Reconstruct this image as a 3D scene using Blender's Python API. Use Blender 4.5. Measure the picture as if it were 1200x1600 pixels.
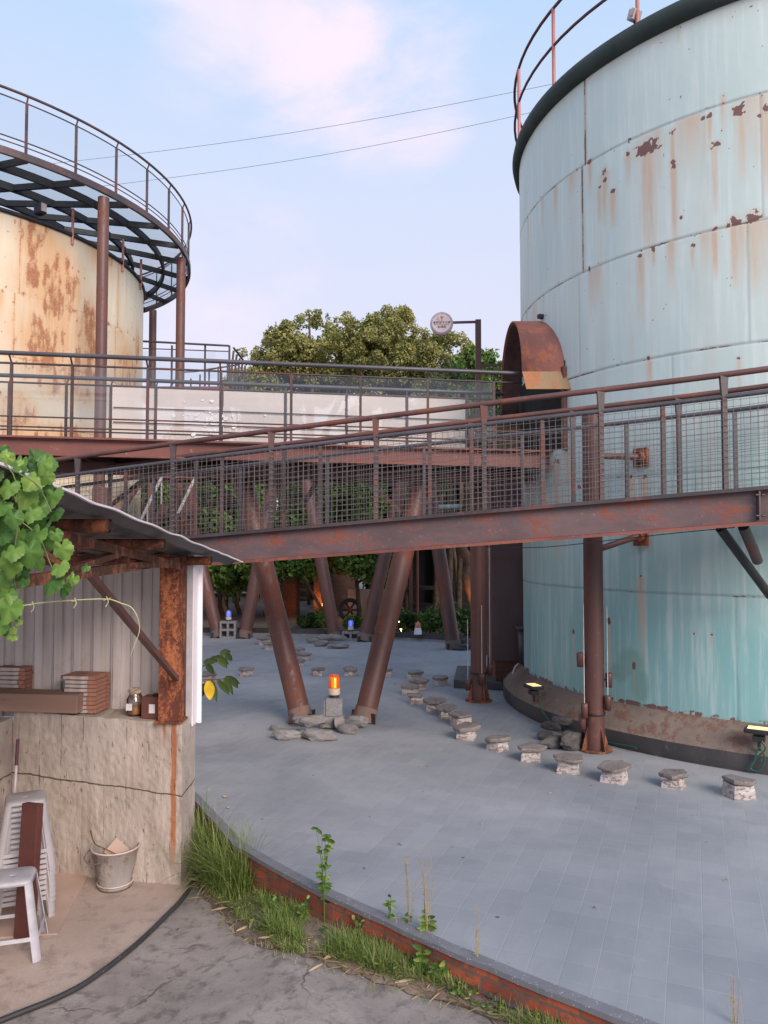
import bpy, bmesh, math, random
import numpy as np
from mathutils import Vector, Matrix, noise as mnoise
random.seed(7); rng = np.random.default_rng(11)
R_ = math.radians
for o in list(bpy.data.objects): bpy.data.objects.remove(o)
SC = bpy.context.scene
COL = SC.collection

# ---------------------------------------------------------------- camera, sky, sun, exposure
CAMH = 2.1
PITCH = R_(2.43)
cam_d = bpy.data.cameras.new("camera"); cam = bpy.data.objects.new("camera", cam_d); COL.objects.link(cam)
cam_d.sensor_fit = 'HORIZONTAL'; cam_d.sensor_width = 36; cam_d.lens = 36; cam_d.clip_end = 2000; cam_d.clip_start = 0.05
cam.location = (0, 0, CAMH); cam.rotation_euler = (R_(90) + PITCH, 0, 0)
SC.camera = cam
SC.view_settings.view_transform = 'Standard'; SC.view_settings.look = 'None'
SC.view_settings.exposure = 0.52; SC.view_settings.gamma = 1
SUN_EL, SUN_AZ = R_(30), R_(149)      # azimuth measured clockwise from +Y: behind the camera, to its right
sun_d = bpy.data.lights.new("sun", 'SUN'); sun = bpy.data.objects.new("sun", sun_d); COL.objects.link(sun)
sun_d.energy = 2.6; sun_d.angle = R_(32); sun_d.color = (1.0, 0.85, 0.74)
sdir = Vector((math.sin(SUN_AZ) * math.cos(SUN_EL), math.cos(SUN_AZ) * math.cos(SUN_EL), math.sin(SUN_EL)))
sun.rotation_euler = sdir.to_track_quat('Z', 'Y').to_euler()

def pix_dir(px, py):
    u = (800 - py) / 1200; x = (px - 600) / 1200
    return Vector((x, math.cos(PITCH) - u * math.sin(PITCH), math.sin(PITCH) + u * math.cos(PITCH)))
def P(px, py, D):            # world point seen at photo pixel (px, py) at distance D along +Y
    d = pix_dir(px, py); return Vector((0, 0, CAMH)) + d * (D / d.y)
def G(px, py, z=0.0):        # world point on the level z
    d = pix_dir(px, py); return Vector((0, 0, CAMH)) + d * ((z - CAMH) / d.z)

class NT:
    def __init__(s, tree): s.t = tree; s.n = tree.nodes; s.l = tree.links
    def node(s, ty, **kw):
        n = s.n.new(ty)
        for k, v in kw.items(): setattr(n, k, v)
        return n
    def put(s, sock, v):
        if isinstance(v, bpy.types.NodeSocket): s.l.new(v, sock)
        elif isinstance(v, (tuple, list)):
            v = tuple(v)
            if len(sock.default_value) == 4 and len(v) == 3: v = v + (1,)
            sock.default_value = v
        elif v is not None:
            sock.default_value = (v, v, v, 1) if hasattr(sock.default_value, '__len__') and len(sock.default_value) == 4 else ((v, v, v) if hasattr(sock.default_value, '__len__') else v)
    def coord(s, kind='Object'): return s.node('ShaderNodeTexCoord').outputs[kind]
    def mapping(s, vec, scale=(1, 1, 1), rot=(0, 0, 0), loc=(0, 0, 0)):
        n = s.node('ShaderNodeMapping'); s.put(n.inputs['Vector'], vec)
        n.inputs['Scale'].default_value = scale; n.inputs['Rotation'].default_value = rot; n.inputs['Location'].default_value = loc
        return n.outputs[0]
    def noise(s, vec, scale=5, detail=5, rough=0.6, dist=0, out='Fac'):
        n = s.node('ShaderNodeTexNoise'); s.put(n.inputs['Vector'], vec)
        n.inputs['Scale'].default_value = scale; n.inputs['Detail'].default_value = detail
        n.inputs['Roughness'].default_value = rough; n.inputs['Distortion'].default_value = dist
        return n.outputs[out]
    def voronoi(s, vec, scale=5, feature='F1', out='Distance', rnd=1):
        n = s.node('ShaderNodeTexVoronoi', feature=feature); s.put(n.inputs['Vector'], vec)
        n.inputs['Scale'].default_value = scale; n.inputs['Randomness'].default_value = rnd
        return n.outputs[out]
    def ramp(s, fac, stops, interp='LINEAR'):
        n = s.node('ShaderNodeValToRGB'); s.put(n.inputs[0], fac); cr = n.color_ramp; cr.interpolation = interp
        while len(cr.elements) < len(stops): cr.elements.new(0.5)
        for e, (p, c) in zip(cr.elements, stops):
            e.position = p; e.color = (c, c, c, 1) if not hasattr(c, '__len__') else (*c[:3], 1)
        return n.outputs[0]
    def mix(s, fac, a, b, blend='MIX'):
        n = s.node('ShaderNodeMix', data_type='RGBA', blend_type=blend)
        s.put(n.inputs[0], fac); s.put(n.inputs[6], a); s.put(n.inputs[7], b); return n.outputs[2]
    def math(s, op, a, b=None, c=None, clamp=False):
        n = s.node('ShaderNodeMath', operation=op, use_clamp=clamp); s.put(n.inputs[0], a)
        if b is not None: s.put(n.inputs[1], b)
        if c is not None: s.put(n.inputs[2], c)
        return n.outputs[0]
    def sstep(s, v, lo, hi):
        n = s.node('ShaderNodeMapRange', interpolation_type='SMOOTHSTEP'); s.put(n.inputs[0], v)
        n.inputs[1].default_value = lo; n.inputs[2].default_value = hi; return n.outputs[0]
    def attr(s, name):
        return s.node('ShaderNodeAttribute', attribute_name=name).outputs['Fac']
    def bump(s, h, strength=0.3, dist=0.01, nrm=None):
        n = s.node('ShaderNodeBump'); n.inputs['Strength'].default_value = strength; n.inputs['Distance'].default_value = dist
        s.put(n.inputs['Height'], h)
        if nrm is not None: s.put(n.inputs['Normal'], nrm)
        return n.outputs[0]

# world: Nishita sky under thin pale haze, with pink-lit cloud
W = bpy.data.worlds.new("World"); SC.world = W; W.use_nodes = True; W.node_tree.nodes.clear()
w = NT(W.node_tree)
sky = w.node('ShaderNodeTexSky'); sky.sky_type = 'NISHITA'; sky.sun_disc = False
sky.sun_elevation = SUN_EL; sky.sun_rotation = SUN_AZ
gen = w.coord('Generated')
sep = w.node('ShaderNodeSeparateXYZ'); w.put(sep.inputs[0], gen)
skyc = w.node('ShaderNodeVectorMath', operation='SCALE'); w.put(skyc.inputs[0], sky.outputs[0]); skyc.inputs['Scale'].default_value = 0.1
base = w.ramp(sep.outputs[2], [(0.0, (0.80, 0.76, 0.86)), (0.22, (0.79, 0.77, 0.92)), (0.42, (0.70, 0.77, 0.97)), (0.60, (0.54, 0.73, 1.0)), (1.0, (0.46, 0.64, 0.95))])
skymix = w.mix(0.82, skyc.outputs[0], base)
cn = w.noise(w.mapping(gen, scale=(1.0, 1.0, 2.2), loc=(0.3, 0.1, 0)), 4.2, 7, 0.6, 0.25)
cn2 = w.noise(w.mapping(gen, scale=(1, 1, 1.6), loc=(3, 1, 0)), 1.6, 3, 0.5)
def blob(px, py, lo, hi):
    d = pix_dir(px, py).normalized()
    n = w.node('ShaderNodeVectorMath', operation='DOT_PRODUCT'); nn = w.node('ShaderNodeVectorMath', operation='NORMALIZE')
    w.put(nn.inputs[0], gen); w.put(n.inputs[0], nn.outputs[0]); n.inputs[1].default_value = d
    return w.sstep(n.outputs['Value'], math.cos(R_(hi)), math.cos(R_(lo)))
m1 = w.math('MAXIMUM', w.math('MULTIPLY', blob(540, 60, 1, 11), 1.0), w.math('MULTIPLY', blob(330, 10, 1, 8), 0.85))
m1 = w.math('MAXIMUM', m1, w.math('MULTIPLY', blob(640, 165, 1, 6), 0.8))
m1 = w.math('MAXIMUM', m1, w.math('MULTIPLY', blob(350, 420, 1, 9), 0.5))
m1 = w.math('MAXIMUM', m1, w.math('MULTIPLY', w.sstep(cn2, 0.5, 0.75), 0.45))
cl = w.math('MULTIPLY', w.sstep(w.math('ADD', cn, w.math('MULTIPLY', m1, 0.25)), 0.50, 0.86), w.math('ADD', w.math('MULTIPLY', m1, 0.80), 0.05))
skyf = w.mix(cl, skymix, (0.94, 0.79, 0.92))
bg = w.node('ShaderNodeBackground'); w.put(bg.inputs[0], skyf); bg.inputs[1].default_value = 0.80
wo = w.node('ShaderNodeOutputWorld'); w.l.new(bg.outputs[0], wo.inputs[0])

# ---------------------------------------------------------------- materials
def new_mat(name):
    m = bpy.data.materials.new(name); m.use_nodes = True; m.node_tree.nodes.clear(); t = NT(m.node_tree)
    b = t.node('ShaderNodeBsdfPrincipled'); o = t.node('ShaderNodeOutputMaterial'); t.l.new(b.outputs[0], o.inputs[0])
    return m, t, b
def simple(name, col, rough=0.6, metal=0.0, var=0.12, nscale=8, bump=0.1, spec=0.5):
    m, t, b = new_mat(name); c = t.coord()
    n = t.noise(c, nscale, 6, 0.65)
    lo = tuple(x * (1 - var * 2) for x in col); hi = tuple(min(1, x * (1 + var * 2)) for x in col)
    t.put(b.inputs['Base Color'], t.ramp(n, [(0.3, lo), (0.7, hi)]))
    t.put(b.inputs['Roughness'], t.ramp(n, [(0.3, max(0, rough - 0.08)), (0.7, min(1, rough + 0.08))]))
    b.inputs['Metallic'].default_value = metal; b.inputs['Specular IOR Level'].default_value = spec
    if bump: t.put(b.inputs['Normal'], t.bump(t.noise(c, nscale * 5, 5, 0.7), bump, 0.01))
    return m
def painted_rust(name, paint, rust=(0.16, 0.055, 0.03), pale=(0.25, 0.19, 0.18), amount=0.45, palea=0.3, rough=0.5, stretch=(1, 1, 0.35), sc=3.0, bump=0.25):
    m, t, b = new_mat(name); c = t.coord(); info = t.node('ShaderNodeObjectInfo')
    add = t.node('ShaderNodeVectorMath', operation='ADD'); t.put(add.inputs[0], c); t.put(add.inputs[1], info.outputs['Location']); c2 = add.outputs[0]
    mp = t.mapping(c2, scale=stretch)
    n1 = t.noise(mp, sc, 8, 0.68, 0.3); n2 = t.noise(c2, sc * 4, 8, 0.72, 0.2); n3 = t.noise(mp, sc * 0.5, 4, 0.6)
    base = t.mix(t.sstep(n3, 0.35, 0.65), tuple(x * 0.8 for x in paint), tuple(min(1, x * 1.2) for x in paint))
    f1 = t.sstep(t.math('ADD', t.math('MULTIPLY', n1, 0.6), t.math('MULTIPLY', n2, 0.4)), 0.62 - amount * 0.3, 0.70 - amount * 0.25)
    c1 = t.mix(f1, base, t.mix(n2, tuple(x * 0.6 for x in rust), tuple(min(1, x * 1.6) for x in rust)))
    f2 = t.math('MULTIPLY', t.sstep(t.noise(c2, sc * 6, 7, 0.75, 0.4), 0.60, 0.70), palea)
    c3 = t.mix(f2, c1, pale)
    t.put(b.inputs['Base Color'], c3)
    t.put(b.inputs['Roughness'], t.mix(f1, rough, 0.85))
    t.put(b.inputs['Normal'], t.bump(t.math('ADD', n2, f1), bump, 0.006))
    return m
M = {}
M['rust_steel'] = painted_rust('brown_red_steel', (0.12, 0.054, 0.046), rust=(0.16, 0.05, 0.028), pale=(0.22, 0.16, 0.15), amount=0.38, palea=0.5, rough=0.47)
M['beam_steel'] = painted_rust('weathered_beam', (0.125, 0.082, 0.086), rust=(0.19, 0.065, 0.045), pale=(0.30, 0.225, 0.235), amount=0.42, palea=0.85, rough=0.55, stretch=(0.5, 1, 1.3), sc=5)
M['flange_red'] = painted_rust('rusty_flange', (0.19, 0.065, 0.052), rust=(0.24, 0.075, 0.045), pale=(0.4, 0.28, 0.26), amount=0.4, palea=0.4, rough=0.6)
M['rail_steel'] = painted_rust('railing_steel', (0.060, 0.046, 0.050), rust=(0.14, 0.05, 0.038), pale=(0.16, 0.15, 0.17), amount=0.4, palea=0.5, rough=0.42, stretch=(0.4, 0.4, 0.4), sc=5)
M['grey_rail'] = painted_rust('grey_handrail', (0.075, 0.07, 0.082), rust=(0.12, 0.06, 0.05), pale=(0.2, 0.19, 0.2), amount=0.15, palea=0.4, rough=0.4)
M['rail_red'] = painted_rust('red_oxide_post', (0.50, 0.20, 0.16), rust=(0.3, 0.1, 0.07), pale=(0.5, 0.3, 0.27), amount=0.25)
M['rail_purple'] = simple('dark_red_pipe', (0.10, 0.035, 0.05), 0.5)
M['black_steel'] = simple('near_black_steel', (0.022, 0.022, 0.026), 0.55, var=0.2)
M['deck_dark'] = simple('deck_underside', (0.03, 0.026, 0.026), 0.8)
M['heavy_rust'] = painted_rust('flaking_rust', (0.13, 0.035, 0.02), rust=(0.33, 0.11, 0.045), pale=(0.55, 0.38, 0.26), amount=0.55, palea=0.85, rough=0.85, stretch=(1, 1, 0.25), sc=9, bump=0.6)
M['rust_purlin'] = painted_rust('rusty_purlin', (0.09, 0.035, 0.02), rust=(0.25, 0.085, 0.04), pale=(0.42, 0.27, 0.18), amount=0.5, palea=0.35, rough=0.8, sc=8)
M['wire'] = simple('mesh_wire', (0.20, 0.17, 0.17), 0.5, 0.3, bump=0)
M['cable'] = simple('cable_black', (0.02, 0.02, 0.022), 0.5, bump=0)
M['hose_black'] = painted_rust('old_hose', (0.035, 0.035, 0.04), rust=(0.06, 0.055, 0.055), pale=(0.42, 0.36, 0.32), amount=0.2, palea=0.5, rough=0.55, sc=5)
M['hose_green'] = simple('green_hose', (0.015, 0.085, 0.065), 0.4, bump=0)
M['bark'] = simple('bark', (0.11, 0.075, 0.052), 0.9, var=0.3, nscale=9, bump=0.8)
M['warm_bark'] = simple('pale_bark', (0.15, 0.09, 0.06), 0.85, var=0.25, nscale=7, bump=0.6)
M['dark_void'] = simple('dark_timber_and_shade', (0.012, 0.011, 0.010), 0.9, bump=0)  # near-black; also stands in for shade inside doorway, pavilion and pipe ends
M['plastic'] = simple('grey_plastic', (0.40, 0.375, 0.39), 0.45, var=0.06, nscale=5, bump=0.04)
M['plastic2'] = simple('light_grey_plastic', (0.44, 0.43, 0.47), 0.42, var=0.08, nscale=9, bump=0.04)
M['brown_panel'] = simple('red_brown_panel', (0.105, 0.034, 0.028), 0.45, var=0.08, bump=0.03)
M['board'] = painted_rust('dusty_board', (0.42, 0.30, 0.25), rust=(0.30, 0.2, 0.16), pale=(0.5, 0.4, 0.34), amount=0.15, palea=0.5, rough=0.9, stretch=(1, 1, 1), sc=1.3, bump=0.1)
M['timber'] = painted_rust('old_timber', (0.30, 0.185, 0.14), rust=(0.18, 0.10, 0.07), pale=(0.4, 0.28, 0.22), amount=0.3, palea=0.4, rough=0.85, stretch=(0.15, 1, 2), sc=6, bump=0.3)
M['tile_white'] = simple('glazed_tile_edge', (0.50, 0.44, 0.41), 0.5, var=0.14, nscale=14)
M['tile_clay'] = simple('clay_tile', (0.36, 0.17, 0.12), 0.85, var=0.25, nscale=18, bump=0.5)
M['label_white'] = simple('paper_label', (0.72, 0.68, 0.70), 0.7, bump=0)
M['box_red'] = simple('box_red_brown', (0.13, 0.045, 0.035), 0.7, bump=0.1)
M['cap_cloth'] = simple('crumpled_cloth', (0.45, 0.34, 0.26), 0.9, var=0.2)
M['jar_fill'] = simple('jar_contents', (0.34, 0.17, 0.09), 0.5, var=0.5, nscale=12)
M['violet'] = simple('violet_plastic', (0.09, 0.07, 0.2), 0.4, bump=0)
M['white_pipe'] = simple('dusty_white_pipe', (0.55, 0.45, 0.40), 0.5)
M['white_pole'] = simple('white_pole', (0.58, 0.53, 0.52), 0.35, bump=0)
M['trim_white'] = painted_rust('white_trim', (0.74, 0.68, 0.72), rust=(0.6, 0.5, 0.48), pale=(0.7, 0.66, 0.7), amount=0.05, palea=0.2, rough=0.45, sc=2, bump=0.05)
M['trim_grey'] = simple('grey_trim', (0.42, 0.40, 0.42), 0.5, var=0.08)
M['slate_rock'] = painted_rust('slate_rock', (0.21, 0.20, 0.20), rust=(0.20, 0.17, 0.15), pale=(0.27, 0.26, 0.27), amount=0.3, palea=0.4, rough=0.8, stretch=(1, 1, 3), sc=6, bump=0.6)
M['drift'] = painted_rust('dark_rock', (0.075, 0.07, 0.072), rust=(0.13, 0.10, 0.09), pale=(0.2, 0.19, 0.19), amount=0.3, palea=0.3, rough=0.8, stretch=(1, 1, 3), sc=6, bump=0.7)
M['cap_stone'] = painted_rust('seat_slab', (0.22, 0.19, 0.18), rust=(0.14, 0.10, 0.09), pale=(0.33, 0.30, 0.29), amount=0.35, palea=0.4, rough=0.85, stretch=(1, 1, 2), sc=9, bump=0.7)
M['mortar'] = painted_rust('white_mortar', (0.52, 0.47, 0.45), rust=(0.30, 0.20, 0.16), pale=(0.68, 0.64, 0.64), amount=0.42, palea=0.5, rough=0.95, stretch=(1, 1, 4), sc=9, bump=1.0)
M['cinder'] = simple('cinder_block', (0.27, 0.26, 0.27), 0.95, var=0.15, nscale=30, bump=0.6)
M['curb_dark'] = simple('dark_curb', (0.05, 0.047, 0.05), 0.5, var=0.25, nscale=4)
M['slab_dark'] = simple('dark_slab', (0.075, 0.072, 0.075), 0.7, var=0.2)
M['bin'] = simple('dark_bin', (0.045, 0.05, 0.06), 0.45)
M['vestibule'] = painted_rust('vestibule_steel', (0.115, 0.062, 0.066), rust=(0.16, 0.06, 0.045), pale=(0.2, 0.15, 0.15), amount=0.3, palea=0.3, rough=0.45, sc=1.5)
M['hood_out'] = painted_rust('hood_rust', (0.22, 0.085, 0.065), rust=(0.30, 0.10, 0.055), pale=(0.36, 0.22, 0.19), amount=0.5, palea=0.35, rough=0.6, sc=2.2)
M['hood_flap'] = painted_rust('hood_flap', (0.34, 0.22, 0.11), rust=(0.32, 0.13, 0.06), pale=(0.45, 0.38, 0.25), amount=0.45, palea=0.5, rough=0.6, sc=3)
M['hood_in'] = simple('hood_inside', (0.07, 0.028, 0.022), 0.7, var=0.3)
M['sign_face'] = simple('sign_face', (0.80, 0.66, 0.66), 0.5, bump=0, var=0.03)
M['sign_rim'] = simple('sign_rim', (0.62, 0.50, 0.52), 0.4, bump=0)
M['sign_ink'] = simple('sign_ink', (0.22, 0.15, 0.17), 0.6, bump=0)
M['sign_orange'] = simple('sign_orange', (0.62, 0.22, 0.13), 0.6, bump=0)
M['wheel_iron'] = simple('iron_wheel', (0.04, 0.033, 0.032), 0.7, var=0.3)
M['garden_wall'] = simple('pale_garden_wall', (0.27, 0.25, 0.25), 0.9, var=0.15, nscale=3, bump=0.3)
M['teal_pipe'] = simple('teal_pipe', (0.33, 0.50, 0.52), 0.35)
M['scrap_leaf'] = simple('fallen_leaf', (0.55, 0.42, 0.25), 0.8)
M['stone_pale'] = simple('pale_stone', (0.55, 0.50, 0.46), 0.9)

def emis(name, col, strength):
    m, t, b = new_mat(name); b.inputs['Base Color'].default_value = (*col, 1)
    b.inputs['Emission Color'].default_value = (*col, 1); b.inputs['Emission Strength'].default_value = strength; return m
M['led_warm'] = emis('lit_led_warm', (0.95, 0.72, 0.32), 0.7)
M['lamp_amber'] = emis('lit_amber', (1.0, 0.36, 0.03), 0.9)
M['lamp_core'] = emis('lit_core', (1.0, 0.62, 0.15), 2.5)
M['lamp_blue'] = emis('lit_blue', (0.15, 0.22, 1.0), 0.9)
M['lamp_orange'] = emis('lit_orange_up', (1.0, 0.30, 0.04), 4.0)
M['spark'] = emis('lit_spark', (1.0, 0.85, 0.4), 5.0)

def glassy(name, tint, gloss=0.12, film=None, filma=0.0, rough=0.03):
    m = bpy.data.materials.new(name); m.use_nodes = True; m.node_tree.nodes.clear(); t = NT(m.node_tree)
    tr = t.node('ShaderNodeBsdfTransparent'); tr.inputs[0].default_value = (*tint, 1)
    gl = t.node('ShaderNodeBsdfGlossy'); gl.inputs['Roughness'].default_value = rough; gl.inputs[0].default_value = (0.95, 0.97, 1, 1)
    fr = t.node('ShaderNodeFresnel'); fr.inputs[0].default_value = 1.45
    f = t.math('ADD', fr.outputs[0], gloss, clamp=True)
    mx = t.node('ShaderNodeMixShader'); t.put(mx.inputs[0], f); t.l.new(tr.outputs[0], mx.inputs[1]); t.l.new(gl.outputs[0], mx.inputs[2]); out = mx.outputs[0]
    if film:
        df = t.node('ShaderNodeBsdfPrincipled'); df.inputs['Roughness'].default_value = 0.35
        c = t.coord(); n = t.noise(t.mapping(c, scale=(0.6, 1, 2)), 2.2, 6, 0.6)
        t.put(df.inputs['Base Color'], t.ramp(n, [(0.3, tuple(x * 0.9 for x in film)), (0.7, film)]))
        df.inputs['Transmission Weight'].default_value = 0.0
        m2 = t.node('ShaderNodeMixShader'); m2.inputs[0].default_value = filma; t.l.new(out, m2.inputs[1]); t.l.new(df.outputs[0], m2.inputs[2]); out = m2.outputs[0]
    o = t.node('ShaderNodeOutputMaterial'); t.l.new(out, o.inputs[0]); return m
M['glass'] = glassy('rail_glass', (0.88, 0.92, 0.94), 0.03)
M['floor_glass'] = glassy('floor_glass', (0.84, 0.92, 0.94), 0.06, film=(0.55, 0.66, 0.70), filma=0.12)
M['film'] = glassy('filmed_glass', (0.85, 0.82, 0.80), 0.03, film=(0.80, 0.70, 0.65), filma=0.74)
M['jar_glass'] = glassy('jar_glass', (0.85, 0.8, 0.72), 0.06)
M['beacon_glass'] = glassy('amber_dome', (1.0, 0.55, 0.22), 0.03, film=(0.9, 0.28, 0.03), filma=0.35)
M['blue_dome'] = glassy('blue_dome', (0.7, 0.75, 1.0), 0.03, film=(0.55, 0.6, 0.85), filma=0.35)
M['beacon_base'] = simple('beacon_base', (0.62, 0.52, 0.42), 0.5, bump=0)

def m_slate():
    m, t, b = new_mat('slate_paving'); c = t.coord()
    rot = t.mapping(c, rot=(0, 0, R_(-68)))      # courses run about 22 degrees off the view axis
    wob = t.noise(c, 1.2, 3, 0.5, out='Color')
    av = t.node('ShaderNodeVectorMath', operation='MULTIPLY_ADD'); t.put(av.inputs[0], wob); av.inputs[1].default_value = (0.012, 0.012, 0); t.put(av.inputs[2], rot)
    br = t.node('ShaderNodeTexBrick'); t.put(br.inputs['Vector'], av.outputs[0])
    br.inputs['Scale'].default_value = 1; br.inputs['Mortar Size'].default_value = 0.0035; br.inputs['Mortar Smooth'].default_value = 0.6
    br.offset = 0.0; br.inputs['Brick Width'].default_value = 0.175; br.inputs['Row Height'].default_value = 0.162; br.inputs['Bias'].default_value = 0
    br.inputs['Color1'].default_value = (0.93, 0.93, 0.935, 1); br.inputs['Color2'].default_value = (1.07, 1.065, 1.06, 1); br.inputs['Mortar'].default_value = (1, 1, 1, 1)
    n1 = t.noise(c, 0.45, 5, 0.6, 0.4); n2 = t.noise(t.mapping(rot, scale=(1, 4, 1)), 3.5, 6, 0.65); n3 = t.noise(c, 60, 3, 0.6)
    col = t.mix(t.sstep(n1, 0.3, 0.7), (0.225, 0.240, 0.268), (0.350, 0.355, 0.376))
    col = t.mix(0.75, col, br.outputs['Color'], 'MULTIPLY')
    col = t.mix(t.math('MULTIPLY', t.sstep(n2, 0.52, 0.75), 0.35), col, (0.22, 0.232, 0.255))
    dust = t.math('MULTIPLY', t.sstep(t.noise(c, 2.3, 8, 0.72, 1.2), 0.60, 0.78), 0.5)
    col = t.mix(dust, col, (0.42, 0.41, 0.42))
    mort = t.math('MULTIPLY', br.outputs['Fac'], t.ramp(t.noise(c, 1.7, 7, 0.75), [(0.42, 0.03), (0.68, 0.5)]))
    col = t.mix(mort, col, (0.47, 0.45, 0.45))
    scf = t.math('MULTIPLY', t.sstep(t.noise(t.mapping(c, scale=(1, 1, 1), loc=(5, 2, 0)), 6, 9, 0.8, 2.0), 0.63, 0.70), 0.5)
    col = t.mix(scf, col, (0.50, 0.49, 0.49))
    drk = t.math('MULTIPLY', t.sstep(t.noise(t.mapping(c, loc=(9, 4, 0)), 0.9, 7, 0.7, 1.5), 0.55, 0.75), 0.35)
    col = t.mix(drk, col, (0.17, 0.175, 0.19))
    sp = t.math('MULTIPLY', t.sstep(t.voronoi(c, 2.1), 0.035, 0.022), 0.75)
    col = t.mix(sp, col, (0.05, 0.05, 0.055))
    b.inputs['Specular IOR Level'].default_value = 0.4
    t.put(b.inputs['Base Color'], col); t.put(b.inputs['Roughness'], t.ramp(n2, [(0.3, 0.55), (0.7, 0.75)]))
    h = t.math('SUBTRACT', t.math('ADD', t.math('MULTIPLY', n2, 0.5), t.math('MULTIPLY', n3, 0.25)), t.math('MULTIPLY', br.outputs['Fac'], 0.5))
    t.put(b.inputs['Normal'], t.bump(h, 0.35, 0.006)); return m
M['slate'] = m_slate()
def m_concrete(name, c1, c2, stain, crack=0.4, sc=1.0, blotch=(0.42, 0.39, 0.38)):
    m, t, b = new_mat(name); c = t.coord()
    n1 = t.noise(c, 1.1 * sc, 8, 0.65, 0.6); n2 = t.noise(c, 9 * sc, 8, 0.7, 0.3); n3 = t.noise(c, 90, 3, 0.7)
    col = t.mix(t.sstep(n1, 0.33, 0.66), c1, c2)
    col = t.mix(t.math('MULTIPLY', t.sstep(n2, 0.48, 0.64), 0.75), col, stain)
    col = t.mix(t.math('MULTIPLY', t.sstep(t.noise(c, 4.5 * sc, 9, 0.8, 1.0), 0.58, 0.68), 0.7), col, blotch)
    col = t.mix(t.math('MULTIPLY', t.sstep(n3, 0.3, 0.7), 0.25), col, tuple(x * 0.6 for x in c1))
    wv = t.noise(c, 3.0, 4, 0.6, out='Color')
    av = t.node('ShaderNodeVectorMath', operation='MULTIPLY_ADD'); t.put(av.inputs[0], wv); av.inputs[1].default_value = (0.35, 0.35, 0); t.put(av.inputs[2], c)
    vd = t.voronoi(av.outputs[0], 0.62, 'DISTANCE_TO_EDGE')
    ck = t.math('MULTIPLY', t.sstep(vd, 0.0045, 0.001), t.math('MULTIPLY', t.sstep(t.noise(c, 1.6, 4), 0.46, 0.62), crack))
    col = t.mix(ck, col, (0.05, 0.042, 0.038))
    t.put(b.inputs['Base Color'], col); b.inputs['Roughness'].default_value = 0.92; b.inputs['Specular IOR Level'].default_value = 0.25
    t.put(b.inputs['Normal'], t.bump(t.math('SUBTRACT', t.math('ADD', n2, t.math('MULTIPLY', n3, 0.5)), ck), 0.5, 0.008)); return m
M['apron'] = m_concrete('grey_concrete_apron', (0.25, 0.22, 0.205), (0.40, 0.35, 0.325), (0.14, 0.125, 0.118), 0.6)
M['shed_floor'] = m_concrete('beige_shed_floor', (0.40, 0.31, 0.265), (0.50, 0.40, 0.345), (0.30, 0.24, 0.21), 0.35, 0.7, (0.52, 0.44, 0.40))
M['gravel'] = m_concrete('garden_gravel', (0.20, 0.17, 0.15), (0.26, 0.23, 0.21), (0.10, 0.08, 0.06), 0, 3)
M['soil'] = m_concrete('verge_soil', (0.17, 0.125, 0.10), (0.28, 0.215, 0.18), (0.10, 0.075, 0.055), 0, 3)
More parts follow.
